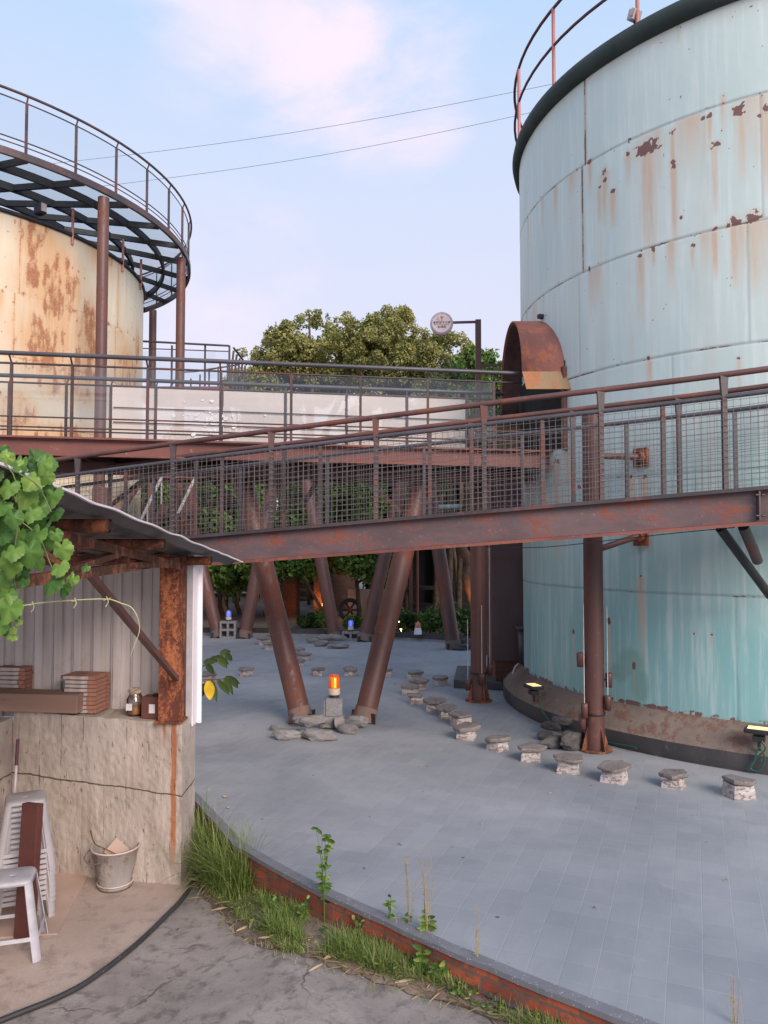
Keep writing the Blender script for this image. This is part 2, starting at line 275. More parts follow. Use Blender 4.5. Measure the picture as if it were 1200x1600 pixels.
def m_formwall():
    m, t, b = new_mat('board_formed_concrete'); c = t.coord()
    v = t.noise(t.mapping(c, scale=(2.6, 1, 0.9)), 3.2, 9, 0.72, 0.5); f = t.noise(t.mapping(c, scale=(1, 1, 0.4)), 14, 7, 0.72)
    big = t.noise(c, 1.4, 5, 0.6, 0.5)
    col = t.mix(t.sstep(v, 0.35, 0.65), (0.36, 0.30, 0.26), (0.50, 0.43, 0.38))
    col = t.mix(t.math('MULTIPLY', t.sstep(big, 0.45, 0.68), 0.5), col, (0.48, 0.42, 0.38))
    pits = t.math('MULTIPLY', t.sstep(t.noise(t.mapping(c, scale=(1.5, 1, 0.5)), 24, 5, 0.7), 0.62, 0.70), 0.75)
    col = t.mix(pits, col, (0.14, 0.10, 0.08))
    sx = t.node('ShaderNodeSeparateXYZ'); t.put(sx.inputs[0], c)
    fr = t.math('FRACT', t.math('ADD', t.math('MULTIPLY', sx.outputs[0], 5.8), t.math('MULTIPLY', t.noise(c, 3), 0.12)))
    ln = t.math('MULTIPLY', t.sstep(t.math('ABSOLUTE', t.math('SUBTRACT', fr, 0.5)), 0.035, 0.01), t.sstep(t.noise(c, 3.5), 0.48, 0.62))
    col = t.mix(t.math('MULTIPLY', ln, 0.45), col, (0.15, 0.11, 0.09))
    # horizontal pour joint
    zz = t.math('ADD', sx.outputs[2], t.math('ADD', t.math('MULTIPLY', sx.outputs[0], 0.075), t.math('MULTIPLY', t.noise(c, 5), 0.05)))
    jt = t.sstep(t.math('ABSOLUTE', t.math('SUBTRACT', zz, 0.66)), 0.008, 0.002)
    col = t.mix(t.math('MULTIPLY', jt, 0.8), col, (0.10, 0.07, 0.06))
    # rust run below the column foot
    xx = t.math('ADD', sx.outputs[0], t.math('MULTIPLY', t.noise(t.mapping(c, scale=(1, 1, 2)), 2.5), 0.03))
    rr = t.math('MULTIPLY', t.sstep(t.math('ABSOLUTE', t.math('SUBTRACT', xx, -0.058)), 0.026, 0.013), t.sstep(sx.outputs[2], 0.05, 0.35))
    r2 = t.math('MULTIPLY', t.sstep(t.math('ABSOLUTE', t.math('SUBTRACT', xx, -0.13)), 0.018, 0.004), t.sstep(sx.outputs[2], 0.95, 1.12))
    col = t.mix(t.math('MULTIPLY', t.math('MAXIMUM', rr, r2), 0.85), col, (0.36, 0.115, 0.035))
    t.put(b.inputs['Base Color'], col); b.inputs['Roughness'].default_value = 0.93; b.inputs['Specular IOR Level'].default_value = 0.2
    h = t.math('SUBTRACT', t.math('ADD', t.math('MULTIPLY', v, 0.9), t.math('MULTIPLY', f, 0.6)), t.math('ADD', t.math('MULTIPLY', pits, 1.0), t.math('ADD', jt, ln)))
    t.put(b.inputs['Normal'], t.bump(h, 0.8, 0.012)); return m
M['form_wall'] = m_formwall()
def m_brick(name, scale=1.0, c1=(0.44, 0.10, 0.045), c2=(0.26, 0.06, 0.034), mort=(0.16, 0.11, 0.085), moss=0.3, uv=True):
    m, t, b = new_mat(name); c = t.coord('UV') if uv else t.coord()
    if not uv: c = t.mapping(c, rot=(R_(90), 0, 0))
    br = t.node('ShaderNodeTexBrick'); t.put(br.inputs['Vector'], c); br.inputs['Scale'].default_value = 1
    br.inputs['Brick Width'].default_value = 0.215 * scale; br.inputs['Row Height'].default_value = 0.066 * scale; br.inputs['Mortar Size'].default_value = 0.007 * scale
    br.inputs['Color1'].default_value = (*c1, 1); br.inputs['Color2'].default_value = (*c2, 1); br.inputs['Mortar'].default_value = (*mort, 1)
    oc = t.coord(); n = t.noise(oc, 14, 7, 0.7, 0.4)
    col = t.mix(t.math('MULTIPLY', t.sstep(n, 0.47, 0.60), 0.7), br.outputs['Color'], (0.11, 0.08, 0.065))
    col = t.mix(t.math('MULTIPLY', t.sstep(t.noise(oc, 5, 6, 0.7), 0.56, 0.68), moss), col, (0.06, 0.085, 0.035))
    t.put(b.inputs['Base Color'], col); b.inputs['Roughness'].default_value = 0.9
    t.put(b.inputs['Normal'], t.bump(t.math('SUBTRACT', t.math('MULTIPLY', n, 0.6), br.outputs['Fac']), 0.8, 0.01)); return m
M['brick'] = m_brick('retaining_brick')
M['brick_far'] = m_brick('pillar_brick', 1.0, (0.21, 0.075, 0.05), (0.12, 0.05, 0.036), (0.10, 0.075, 0.06), 0.3, uv=False)
def m_terrazzo():
    m, t, b = new_mat('speckled_coping'); c = t.coord()
    s = t.voronoi(c, 85, out='Distance'); r = t.voronoi(c, 85, out='Color'); sx = t.node('ShaderNodeSeparateColor'); t.put(sx.inputs[0], r)
    f = t.math('MULTIPLY', t.sstep(s, 0.30, 0.15), t.math('MULTIPLY', t.sstep(sx.outputs[0], 0.60, 0.95), 0.8))
    col = t.mix(t.noise(c, 5, 5), (0.12, 0.12, 0.135), (0.24, 0.24, 0.265)); col = t.mix(f, col, (0.8, 0.8, 0.82))
    t.put(b.inputs['Base Color'], col); b.inputs['Roughness'].default_value = 0.45; t.put(b.inputs['Normal'], t.bump(t.noise(c, 50, 4), 0.3, 0.004)); return m
M['coping'] = m_terrazzo()
def m_corr():
    m, t, b = new_mat('corrugated_sheet'); c = t.coord()
    st = t.noise(t.mapping(c, scale=(7, 1, 0.3)), 2, 6, 0.6); n = t.noise(c, 5, 6, 0.65)
    col = t.mix(t.sstep(st, 0.35, 0.65), (0.50, 0.445, 0.425), (0.62, 0.565, 0.55))
    col = t.mix(t.math('MULTIPLY', t.sstep(n, 0.55, 0.7), 0.3), col, (0.30, 0.25, 0.23))
    t.put(b.inputs['Base Color'], col); b.inputs['Roughness'].default_value = 0.5; return m
M['corr'] = m_corr()
M['roof_under'] = simple('roof_sheet_underside', (0.13, 0.12, 0.125), 0.6, var=0.2)
def m_tank(name, pale, deep, tan, rustc, rustd, green=None, r0=0.44, r1=0.54):
    m, t, b = new_mat(name); c = t.coord()
    n1 = t.noise(t.mapping(c, scale=(1, 1, 0.3)), 1.6, 7, 0.62, 0.4); n2 = t.noise(c, 26, 7, 0.7, 0.2); n3 = t.noise(t.mapping(c, scale=(6, 6, 0.35)), 2.4, 6, 0.65)
    fade_glare = t.math('ADD', t.attr('fade_glare'), t.math('MULTIPLY', t.math('SUBTRACT', n1, 0.5), 0.7), clamp=True)
    col = t.mix(fade_glare, deep, pale)
    col = t.mix(t.math('MULTIPLY', t.sstep(n3, 0.45, 0.68), 0.42), col, tuple(min(.82, x * 1.15 + 0.05) for x in pale))
    col = t.mix(t.math('MULTIPLY', t.math('MULTIPLY', t.attr('streak'), t.ramp(n3, [(0.3, 0.5), (0.65, 1.25)])), 1.15, clamp=True), col, tan)
    if green: col = t.mix(t.math('MULTIPLY', t.attr('green'), 0.55), col, green)
    col = t.mix(t.math('MULTIPLY', t.attr('seam'), 0.6), col, (0.13, 0.12, 0.11))
    rust = t.sstep(t.math('ADD', t.attr('rust'), t.math('MULTIPLY', t.math('SUBTRACT', n2, 0.5), 1.0)), r0, r1)
    rc = t.mix(t.noise(c, 9, 5, 0.7), rustd, rustc); col = t.mix(rust, col, rc)
    t.put(b.inputs['Base Color'], col); t.put(b.inputs['Roughness'], t.mix(rust, 0.48, 0.9))
    h = t.math('SUBTRACT', t.math('MULTIPLY', n2, 0.10), t.math('ADD', t.math('MULTIPLY', rust, 0.6), t.math('MULTIPLY', t.attr('seam'), 0.5))); h2 = t.math('ADD', h, t.math('MULTIPLY', t.noise(c, 1.1, 4), 3.2))
    t.put(b.inputs['Normal'], t.bump(h2, 0.25, 0.012)); return m
M['tank_teal'] = m_tank('chalky_glare_teal_paint', (0.60, 0.695, 0.665), (0.25, 0.50, 0.505), (0.60, 0.475, 0.36), (0.24, 0.125, 0.105), (0.16, 0.09, 0.095), green=(0.20, 0.34, 0.28))
M['tank_cream'] = m_tank('cream_paint', (0.69, 0.645, 0.53), (0.67, 0.585, 0.43), (0.64, 0.41, 0.23), (0.46, 0.20, 0.09), (0.26, 0.11, 0.07), r0=0.28, r1=0.80)
def m_leaf(name, c1, c2, c3, rough=0.5, trans=0.25):
    m, t, b = new_mat(name); v = t.attr('var')
    nn = t.noise(t.coord(), 30, 4, 0.6)
    col = t.ramp(t.math('ADD', v, t.math('MULTIPLY', t.math('SUBTRACT', nn, 0.5), 0.35)), [(0.0, c1), (0.55, c2), (1.0, c3)])
    t.put(b.inputs['Base Color'], col); b.inputs['Roughness'].default_value = rough; b.inputs['Specular IOR Level'].default_value = 0.3
    tl = t.node('ShaderNodeBsdfTranslucent'); t.put(tl.inputs[0], col); mx = t.node('ShaderNodeMixShader'); mx.inputs[0].default_value = trans
    out = [n for n in t.n if n.type == 'OUTPUT_MATERIAL'][0]
    t.l.new(b.outputs[0], mx.inputs[1]); t.l.new(tl.outputs[0], mx.inputs[2]); t.l.new(mx.outputs[0], out.inputs[0]); return m
M['leaf_olive'] = m_leaf('olive_foliage', (0.14, 0.155, 0.05), (0.32, 0.32, 0.105), (0.56, 0.50, 0.21))
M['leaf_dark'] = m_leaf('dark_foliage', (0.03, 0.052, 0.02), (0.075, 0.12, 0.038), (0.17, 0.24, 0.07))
M['leaf_fresh'] = m_leaf('fresh_foliage', (0.05, 0.10, 0.025), (0.13, 0.23, 0.05), (0.26, 0.37, 0.09))
M['leaf_vine'] = m_leaf('vine_leaf', (0.045, 0.12, 0.028), (0.11, 0.225, 0.042), (0.27, 0.40, 0.08), 0.38, 0.3)
M['leaf_strap'] = m_leaf('strap_leaf', (0.035, 0.065, 0.03), (0.085, 0.13, 0.055), (0.18, 0.23, 0.09))
M['grass'] = m_leaf('grass_blades', (0.10, 0.16, 0.035), (0.20, 0.285, 0.065), (0.46, 0.41, 0.20), 0.6)
M['straw'] = m_leaf('dry_stalk', (0.35, 0.27, 0.15), (0.45, 0.36, 0.2), (0.55, 0.45, 0.28), 0.7)

# ---------------------------------------------------------------- mesh helpers
class MB:
    def __init__(s): s.v = []; s.f = []; s.sm = []
    def add(s, vs, fs, smooth=False):
        k = len(s.v); s.v += [tuple(p) for p in vs]; s.f += [tuple(i + k for i in f) for f in fs]; s.sm += [smooth] * len(fs); return s
    def box(s, c, size, rot=None):
        c = Vector(c); h = [x / 2 for x in size]
        vs = [Vector((x * h[0], y * h[1], z * h[2])) for x in (-1, 1) for y in (-1, 1) for z in (-1, 1)]
        if rot is not None: vs = [rot @ p for p in vs]
        return s.add([c + p for p in vs], [(0, 1, 3, 2), (4, 6, 7, 5), (0, 4, 5, 1), (2, 3, 7, 6), (0, 2, 6, 4), (1, 5, 7, 3)])
    def beam(s, p0, p1, wd, ht, up=Vector((0, 0, 1))):
        p0 = Vector(p0); p1 = Vector(p1); d = (p1 - p0).normalized(); sd = d.cross(up)
        if sd.length < 1e-4: sd = Vector((1, 0, 0))
        sd.normalize(); u = sd.cross(d).normalized()
        vs = [p + sd * a * wd / 2 + u * b * ht / 2 for p in (p0, p1) for a, b in ((-1, -1), (1, -1), (1, 1), (-1, 1))]
        return s.add(vs, [(0, 3, 2, 1), (4, 5, 6, 7), (0, 1, 5, 4), (1, 2, 6, 5), (2, 3, 7, 6), (3, 0, 4, 7)])
    def tube(s, pts, r, n=10, caps=True, closed=False):
        pts = [Vector(p) for p in pts]; m = len(pts); rr = r if hasattr(r, '__len__') else [r] * m
        tang = []
        for i in range(m):
            a = pts[(i - 1) % m] if (closed or i > 0) else pts[i]; b = pts[(i + 1) % m] if (closed or i < m - 1) else pts[i]
            tang.append((b - a).normalized())
        ref = Vector((0, 0, 1)) if abs(tang[0].z) < 0.9 else Vector((1, 0, 0))
        nrm = tang[0].cross(ref).normalized(); vs = []
        for i in range(m):
            nrm = (nrm - tang[i] * nrm.dot(tang[i])).normalized(); bn = tang[i].cross(nrm)
            for k in range(n):
                a = 2 * math.pi * k / n; vs.append(pts[i] + (nrm * math.cos(a) + bn * math.sin(a)) * rr[i])
        fs = [(i * n + k, i * n + (k + 1) % n, ((i + 1) % m) * n + (k + 1) % n, ((i + 1) % m) * n + k) for i in range(m if closed else m - 1) for k in range(n)]
        s.add(vs, fs, True)
        if caps and not closed: s.add(vs[:n][::-1], [tuple(range(n))]); s.add(vs[-n:], [tuple(range(n))])
        return s
    def lathe(s, prof, c=(0, 0, 0), n=24, smooth=True, ax=None):
        c = Vector(c); vs = []
        for r, z in prof:
            for k in range(n):
                a = 2 * math.pi * k / n; p = Vector((r * math.cos(a), r * math.sin(a), z)); vs.append(c + (ax @ p if ax is not None else p))
        fs = [(i * n + k, i * n + (k + 1) % n, (i + 1) * n + (k + 1) % n, (i + 1) * n + k) for i in range(len(prof) - 1) for k in range(n)]
        return s.add(vs, fs, smooth)
    def sheet(s, poly, z):
        return s.add([(x, y, z) for x, y in poly], [tuple(range(len(poly)))])
    def prism(s, poly, z0, z1):
        n = len(poly); vs = [(x, y, z0) for x, y in poly] + [(x, y, z1) for x, y in poly]
        return s.add(vs, [tuple(range(n))[::-1], tuple(range(n, 2 * n))] + [(i, (i + 1) % n, n + (i + 1) % n, n + i) for i in range(n)])
    def build(s, name, mat, parent=None, loc=None, bevel=0, fix=True):
        o0 = Vector(parent['_w']) if parent is not None else Vector(loc or (0, 0, 0))
        me = bpy.data.meshes.new(name); me.from_pydata([(p[0] - o0.x, p[1] - o0.y, p[2] - o0.z) for p in s.v], [], s.f)
        me.polygons.foreach_set('use_smooth', s.sm)
        if fix:
            bm = bmesh.new(); bm.from_mesh(me); bmesh.ops.recalc_face_normals(bm, faces=bm.faces); bm.to_mesh(me); bm.free()
        me.materials.append(M[mat] if isinstance(mat, str) else mat); me.update()
        o = bpy.data.objects.new(name, me); COL.objects.link(o)
        if parent is not None: o.parent = parent; o['_w'] = tuple(o0)
        else: o.location = o0; o['_w'] = tuple(o0)
        if bevel:
            b = o.modifiers.new('bevel', 'BEVEL'); b.width = bevel; b.segments = 2; b.limit_method = 'ANGLE'; b.angle_limit = R_(50)
        return o
def tag(o, label, cat, group=None, kind=None):
    o['label'] = label; o['category'] = cat
    if group: o['group'] = group
    if kind: o['kind'] = kind
    return o
def thing(name, loc, label, cat, group=None):
    o = bpy.data.objects.new(name, None); COL.objects.link(o); o.location = loc; o['_w'] = tuple(loc); o.empty_display_size = 0.1
    return tag(o, label, cat, group)
def struct(o): o['kind'] = 'structure'; return o
def rotz(a): return Matrix.Rotation(a, 3, 'Z')
def rot(ax, a): return Matrix.Rotation(a, 3, ax)
def copy_tree(o, parent=None, loc=None, rz=None):
    c = o.copy(); COL.objects.link(c)
    if parent is not None: c.parent = parent
    if loc is not None: c.location = loc; c['_w'] = tuple(loc)
    if rz is not None: c.rotation_euler = (0, 0, rz)
    for ch in list(o.children): copy_tree(ch, c)
    return c
def fast_mesh(name, V, F, mat, attrs=None, face_attrs=None, smooth=True, parent=None, loc=(0, 0, 0)):
    V = np.asarray(V, np.float32) - np.asarray(parent['_w'] if parent is not None else loc, np.float32); F = np.asarray(F, np.int32); k = F.shape[1]
    me = bpy.data.meshes.new(name); me.vertices.add(len(V)); me.vertices.foreach_set('co', V.ravel())
    me.loops.add(F.size); me.loops.foreach_set('vertex_index', F.ravel()); me.polygons.add(len(F))
    me.polygons.foreach_set('loop_start', np.arange(0, F.size, k, dtype=np.int32)); me.polygons.foreach_set('loop_total', np.full(len(F), k, np.int32))
    me.polygons.foreach_set('use_smooth', np.full(len(F), smooth)); me.update(calc_edges=True)
    for nme, a in (attrs or {}).items():
        at = me.attributes.new(nme, 'FLOAT', 'POINT'); at.data.foreach_set('value', np.asarray(a, np.float32).ravel())
    for nme, a in (face_attrs or {}).items():
        at = me.attributes.new(nme, 'FLOAT', 'FACE'); at.data.foreach_set('value', np.asarray(a, np.float32).ravel())
    me.materials.append(M[mat]); o = bpy.data.objects.new(name, me); COL.objects.link(o)
    if parent is not None: o.parent = parent
    else: o.location = loc
    o['_w'] = tuple(parent['_w'] if parent is not None else loc); return o
def vnoise(x, y, seed=0):          # 2-d value noise, numpy
    xi = np.floor(x).astype(np.int64); yi = np.floor(y).astype(np.int64); fx = x - xi; fy = y - yi
    fx = fx * fx * (3 - 2 * fx); fy = fy * fy * (3 - 2 * fy)
    def h(a, b):
        n = (a * 374761393 + b * 668265263 + seed * 1442695041) & 0xffffffff
        n = ((n ^ (n >> 13)) * 1274126177) & 0xffffffff; n = n ^ (n >> 16); return (n & 0xffff) / 65535.0
    return (h(xi, yi) * (1 - fx) + h(xi + 1, yi) * fx) * (1 - fy) + (h(xi, yi + 1) * (1 - fx) + h(xi + 1, yi + 1) * fx) * fy
def fbm(x, y, oct=5, seed=0):
    s = 0; a = 0.5; t = 0
    for k in range(oct): s = s + a * vnoise(x * 2 ** k + 17.3 * k, y * 2 ** k + 5.1 * k, seed + k); t += a; a *= 0.55
    return s / t

# ---------------------------------------------------------------- ground, plaza, garden
GZ = -0.35
def gz(x, y):
    t = max(0, min(1, (x + 1.42) / 1.1)); t = t * t * (3 - 2 * t); return GZ + 0.15 * t + 0.006 * mnoise.noise(Vector((x * 1.5, y * 1.5, 0)))
def Gg(px, py, dz=0.0):
    z = GZ
    for _ in range(12): p = G(px, py, z + dz); z = gz(p.x, p.y)
    return p
gxs_ = [-150, -40, -12] + [-9 + .15 * i for i in range(121)] + [12, 40, 150]; gys_ = [-60, -10] + [.15 * i for i in range(80)] + [14, 20, 60, 260]
vs = [(x, y, gz(x, y)) for y in gys_ for x in gxs_]; nn_ = len(gxs_)
struct(MB().add(vs, [(j * nn_ + i, j * nn_ + i + 1, (j + 1) * nn_ + i + 1, (j + 1) * nn_ + i) for j in range(len(gys_) - 1) for i in range(nn_ - 1)], True).build('ground', 'apron'))
WALL = [(-9.0, 10.6), (-6.0, 9.9), (-3.9, 9.0), (-2.7, 8.1), (-1.98, 7.15), (-1.56, 6.42), (-1.30, 5.95), (-1.04, 5.47), (-.75, 5.13), (-.438, 4.79), (0, 4.39), (.33, 4.075), (.52, 3.92), (.771, 3.71), (1.02, 3.52), (1.19, 3.39), (2.2, 2.72), (4.0, 1.75), (8.0, .2)]
def offset(poly, d):
    out = []
    for i, p in enumerate(poly):
        a = Vector(poly[max(0, i - 1)]); b = Vector(poly[min(len(poly) - 1, i + 1)]); t = (b - a).normalized(); n = Vector((-t.y, t.x)); out.append((p[0] + n.x * d, p[1] + n.y * d))
    return out
FAR = [(12.0, 12.0), (6.0, 15.2), (3.2, 15.9), (1.9, 16.3), (0.6, 17.0), (-0.6, 17.5), (-1.8, 17.8), (-3.0, 18.0), (-4.3, 18.05), (-6, 17.9), (-9, 17.2)]
inner = offset(WALL, 0.058)
struct(MB().prism(inner + [(12, 2)] + FAR, -0.5, 0.0).build('plaza_paving', 'slate'))
rw = thing('brick_retaining_wall', (0, 4.39, GZ), 'low curved red brick wall along the near edge of the slate plaza', 'wall')
def strip(poly_out, poly_in, z0, z1, name, mat, parent, top=True):
    vs = []; fs = []; uvs = []; L = 0; n = len(poly_out)
    for i in range(n):
        if i: L += (Vector(poly_out[i]) - Vector(poly_out[i - 1])).length
        for (p, z) in ((poly_out[i], z0), (poly_out[i], z1), (poly_in[i], z1), (poly_in[i], z0)): vs.append((p[0], p[1], z)); uvs.append((L, z if p is poly_out[i] else z + 0.1))
    for i in range(n - 1):
        a = i * 4; b = a + 4
        for k in range(3): fs.append((a + k, b + k, b + k + 1, a + k + 1))
    fs += [(0, 1, 2, 3), (b + 3, b + 2, b + 1, b)]
    o = MB().add(vs, fs).build(name, mat, parent, fix=False); uvl = o.data.uv_layers.new(name='UVMap')
    for lp in o.data.loops: uvl.data[lp.index].uv = uvs[lp.vertex_index]
    return o
fineW = []
for i in range(len(WALL) - 1):
    a, b = Vector(WALL[i]), Vector(WALL[i + 1]); k = max(1, int((b - a).length / 0.12))
    for j in range(k): fineW.append(tuple(a.lerp(b, j / k)))
fineW.append(WALL[-1])
fineO = [(x + (mnoise.noise(Vector((x * 5, y * 5, 0)))) * 0.012, y + mnoise.noise(Vector((x * 5, y * 5, 9))) * 0.012) for x, y in fineW]
strip(fineO, offset(fineW, 0.05), GZ - 0.05, -0.026, 'brick_face', 'brick', rw)
strip(offset(fineO, -0.012), offset(fineW, 0.060), -0.022, 0.006, 'coping', 'coping', rw)
# garden beyond the curb
curb = strip(offset(FAR, 0.0), offset(FAR, -0.14), -0.02, 0.15, 'garden_curb', 'curb_dark', None); tag(curb, 'dark wet-looking kerb along the far edge of the plaza', 'kerb')
strip(offset(FAR, 0.004), offset(FAR, -0.004), -0.005, 0.045, 'damp_base', 'garden_wall', curb)
struct(MB().sheet(offset(FAR, -0.13)[::-1] + [(40, 14), (60, 90), (-60, 90), (-40, 14)], 0.07).build('garden_path', 'gravel'))
# verge of soil under the weeds, shed floor bounded by the hose
OUT = [Gg(a, b) for a, b in ((306, 1360), (312, 1392), (345, 1430), (372, 1462), (410, 1482), (450, 1482), (520, 1514), (600, 1540), (680, 1562), (760, 1592), (850, 1640), (960, 1700))]
INN = [p for p in fineO if p[1] < 6.6 and p[1] > 2.9]; vs = []; ng = 60
def resamp(L, n):
    L = [Vector(p[:2]) for p in L]; cum = [0]
    for i in range(1, len(L)): cum.append(cum[-1] + (L[i] - L[i - 1]).length)
    out = []
    for k in range(n):
        d = cum[-1] * k / (n - 1); i = max(j for j in range(len(cum)) if cum[j] <= d + 1e-9); i = min(i, len(L) - 2); out.append(L[i].lerp(L[i + 1], (d - cum[i]) / (cum[i + 1] - cum[i])))
    return out
ra, rb = resamp(INN, ng), resamp(OUT, ng)
for k in range(ng):
    for q in range(7):
        p = ra[k].lerp(rb[k] + Vector((random.uniform(-.02, .02), random.uniform(-.02, .02))), q / 6); vs.append((p.x, p.y, gz(p.x, p.y) + .007 + .03 * (1 - q / 6) + .012 * (mnoise.noise(Vector((p.x * 9, p.y * 9, 1))) if 0 < q < 6 else 0) + (.012 if 0 < q < 6 else 0)))
struct(MB().add(vs, [(k * 7 + q, k * 7 + q + 1, (k + 1) * 7 + q + 1, (k + 1) * 7 + q) for k in range(ng - 1) for q in range(6)], True).build('verge_soil', 'soil'))
HOSE = [(309, 1325), (309, 1350), (302, 1380), (285, 1410), (262, 1434), (228, 1468), (196, 1496), (165, 1520), (128, 1546), (85, 1568), (40, 1586), (0, 1602), (-60, 1625)]
hg = [G(a, b, GZ) for a, b in HOSE]
struct(MB().sheet([(p.x, p.y) for p in hg[1:]] + [(-9, 3.2), (-9, 6.5), (-1.5, 6.5)], GZ + 0.008).build('shed_floor', 'shed_floor'))
def smooth_path(pts, k=4):
    pts = [Vector(p) for p in pts]; out = []
    for i in range(len(pts) - 1):
        p0 = pts[max(0, i - 1)]; p1 = pts[i]; p2 = pts[i + 1]; p3 = pts[min(len(pts) - 1, i + 2)]
        for j in range(k):
            t = j / k; out.append(0.5 * ((2 * p1) + (p2 - p0) * t + (2 * p0 - 5 * p1 + 4 * p2 - p3) * t * t + (3 * p1 - p0 - 3 * p2 + p3) * t ** 3))
    out.append(pts[-1]); return out
hp = [Vector((p.x, p.y, GZ + 0.008 + 0.0155)) for p in hg]; hp[0].z += 0.12; hp[1].z += 0.03
tag(MB().tube(smooth_path(hp), 0.0155, 10).build('garden_hose', 'hose_black', loc=tuple(hg[5])), 'thick black hose with worn pale patches curving over the concrete', 'hose')
pp = [Gg(640, 1505, .03), Gg(700, 1533, .03), Gg(760, 1560, .03), Gg(815, 1585, .03), Gg(840, 1596, .03)]
tag(MB().tube(smooth_path([(p.x, p.y, gz(p.x, p.y) + 0.05) for p in pp]), 0.014, 8).build('drain_pipe', 'grey_rail', loc=tuple(pp[2])), 'thin grey pipe lying in the weeds below the brick wall', 'pipe')
fl = MB(); 
st = Gg(369, 1385)
def rock(c, rx, ry, rz, seed, sub=3, rough=0.25, rotm=None):
    bm = bmesh.new(); bmesh.ops.create_icosphere(bm, subdivisions=sub, radius=1); mb = MB(); c = Vector(c); off = Vector((seed * 3.7, seed * 1.3, seed * 7.1))
    vs = []
    for v in bm.verts:
        p = v.co.copy(); d = 1 + rough * mnoise.noise(p * 1.3 + off) * 1.4 + rough * 0.5 * mnoise.noise(p * 3.5 + off)
        p = p * d; p.z = max(-0.75, min(0.75, p.z)); q = Vector((p.x * rx, p.y * ry, p.z * rz)); vs.append(c + (rotm @ q if rotm is not None else q))
    fs = [tuple(v.index for v in f.verts) for f in bm.faces]; bm.free(); mb.add(vs, fs, False); return mb
tag(rock((st.x, st.y, st.z + 0.045), .075, .045, .03, 5).build('stone', 'stone_pale', loc=tuple(st)), 'small pale flat stone lying in the grass by the shed corner', 'stone')

# ---------------------------------------------------------------- right tank
TC = Vector((5.46, 10.37, 0)); TR = 3.53; ZT0, ZT1 = 0.39, 7.56
def cyl_hit(px, py, C, R):
    d = pix_dir(px, py); a = d.x ** 2 + d.y ** 2; b = -2 * (d.x * C.x + d.y * C.y); c = C.x ** 2 + C.y ** 2 - R * R; disc = b * b - 4 * a * c
    t = (-b - math.sqrt(max(0, disc))) / (2 * a); p = Vector((0, 0, CAMH)) + d * t; return math.atan2(p.y - C.y, p.x - C.x) % (2 * math.pi), p.z
def tank_shell(name, C, R, z0, z1, ph0, ph1, step, mat, paint, parent):
    th = np.concatenate([np.linspace(ph0, ph1, int(R * (ph1 - ph0) / step)), np.linspace(ph1, ph0 + 2 * np.pi, 60)[1:-1]]); zz = np.linspace(z0, z1, int((z1 - z0) / step))
    T, Z = np.meshgrid(th, zz); n = len(th); m = len(zz); U = R * T
    at, dr = paint(U, Z, T)
    V = np.stack([C.x + (R + dr) * np.cos(T), C.y + (R + dr) * np.sin(T), Z], -1).reshape(-1, 3)
    i = np.arange(m - 1)[:, None] * n; j = np.arange(n)[None, :]; j2 = (j + 1) % n
    F = np.stack([i + j, i + j2, i + n + j2, i + n + j], -1).reshape(-1, 4)
    return fast_mesh(name, V, F, mat, attrs={k: v for k, v in at.items()}, parent=parent)
def ell(U, Z, u, z, ru, rz, wob=0.35, seed=0, fq=9):
    d = np.sqrt(((U - u) / ru) ** 2 + ((Z - z) / rz) ** 2) + wob * (fbm(U * fq, Z * fq, 4, seed) - 0.5) * 2
    return np.clip(1.6 - d * 1.1, 0, 1)
def drip(U, Z, u, z, wd, ln, seed=0):
    du = (U - u + 0.015 * (fbm(Z * 3, U * 0 + seed, 3, seed) - 0.5)) / wd
    s = np.exp(-du ** 2) * np.clip((z - Z) / 0.03, 0, 1) * np.clip(1 - (z - Z) / ln, 0, 1) ** 0.6
    return s * (0.15 + 1.2 * fbm(U * 55, Z * 2.5, 4, seed + 3))
def course_edges(zs):
    return zs
RT_SEAMS = [1.60, 2.83, 4.06, 5.25, 6.50]
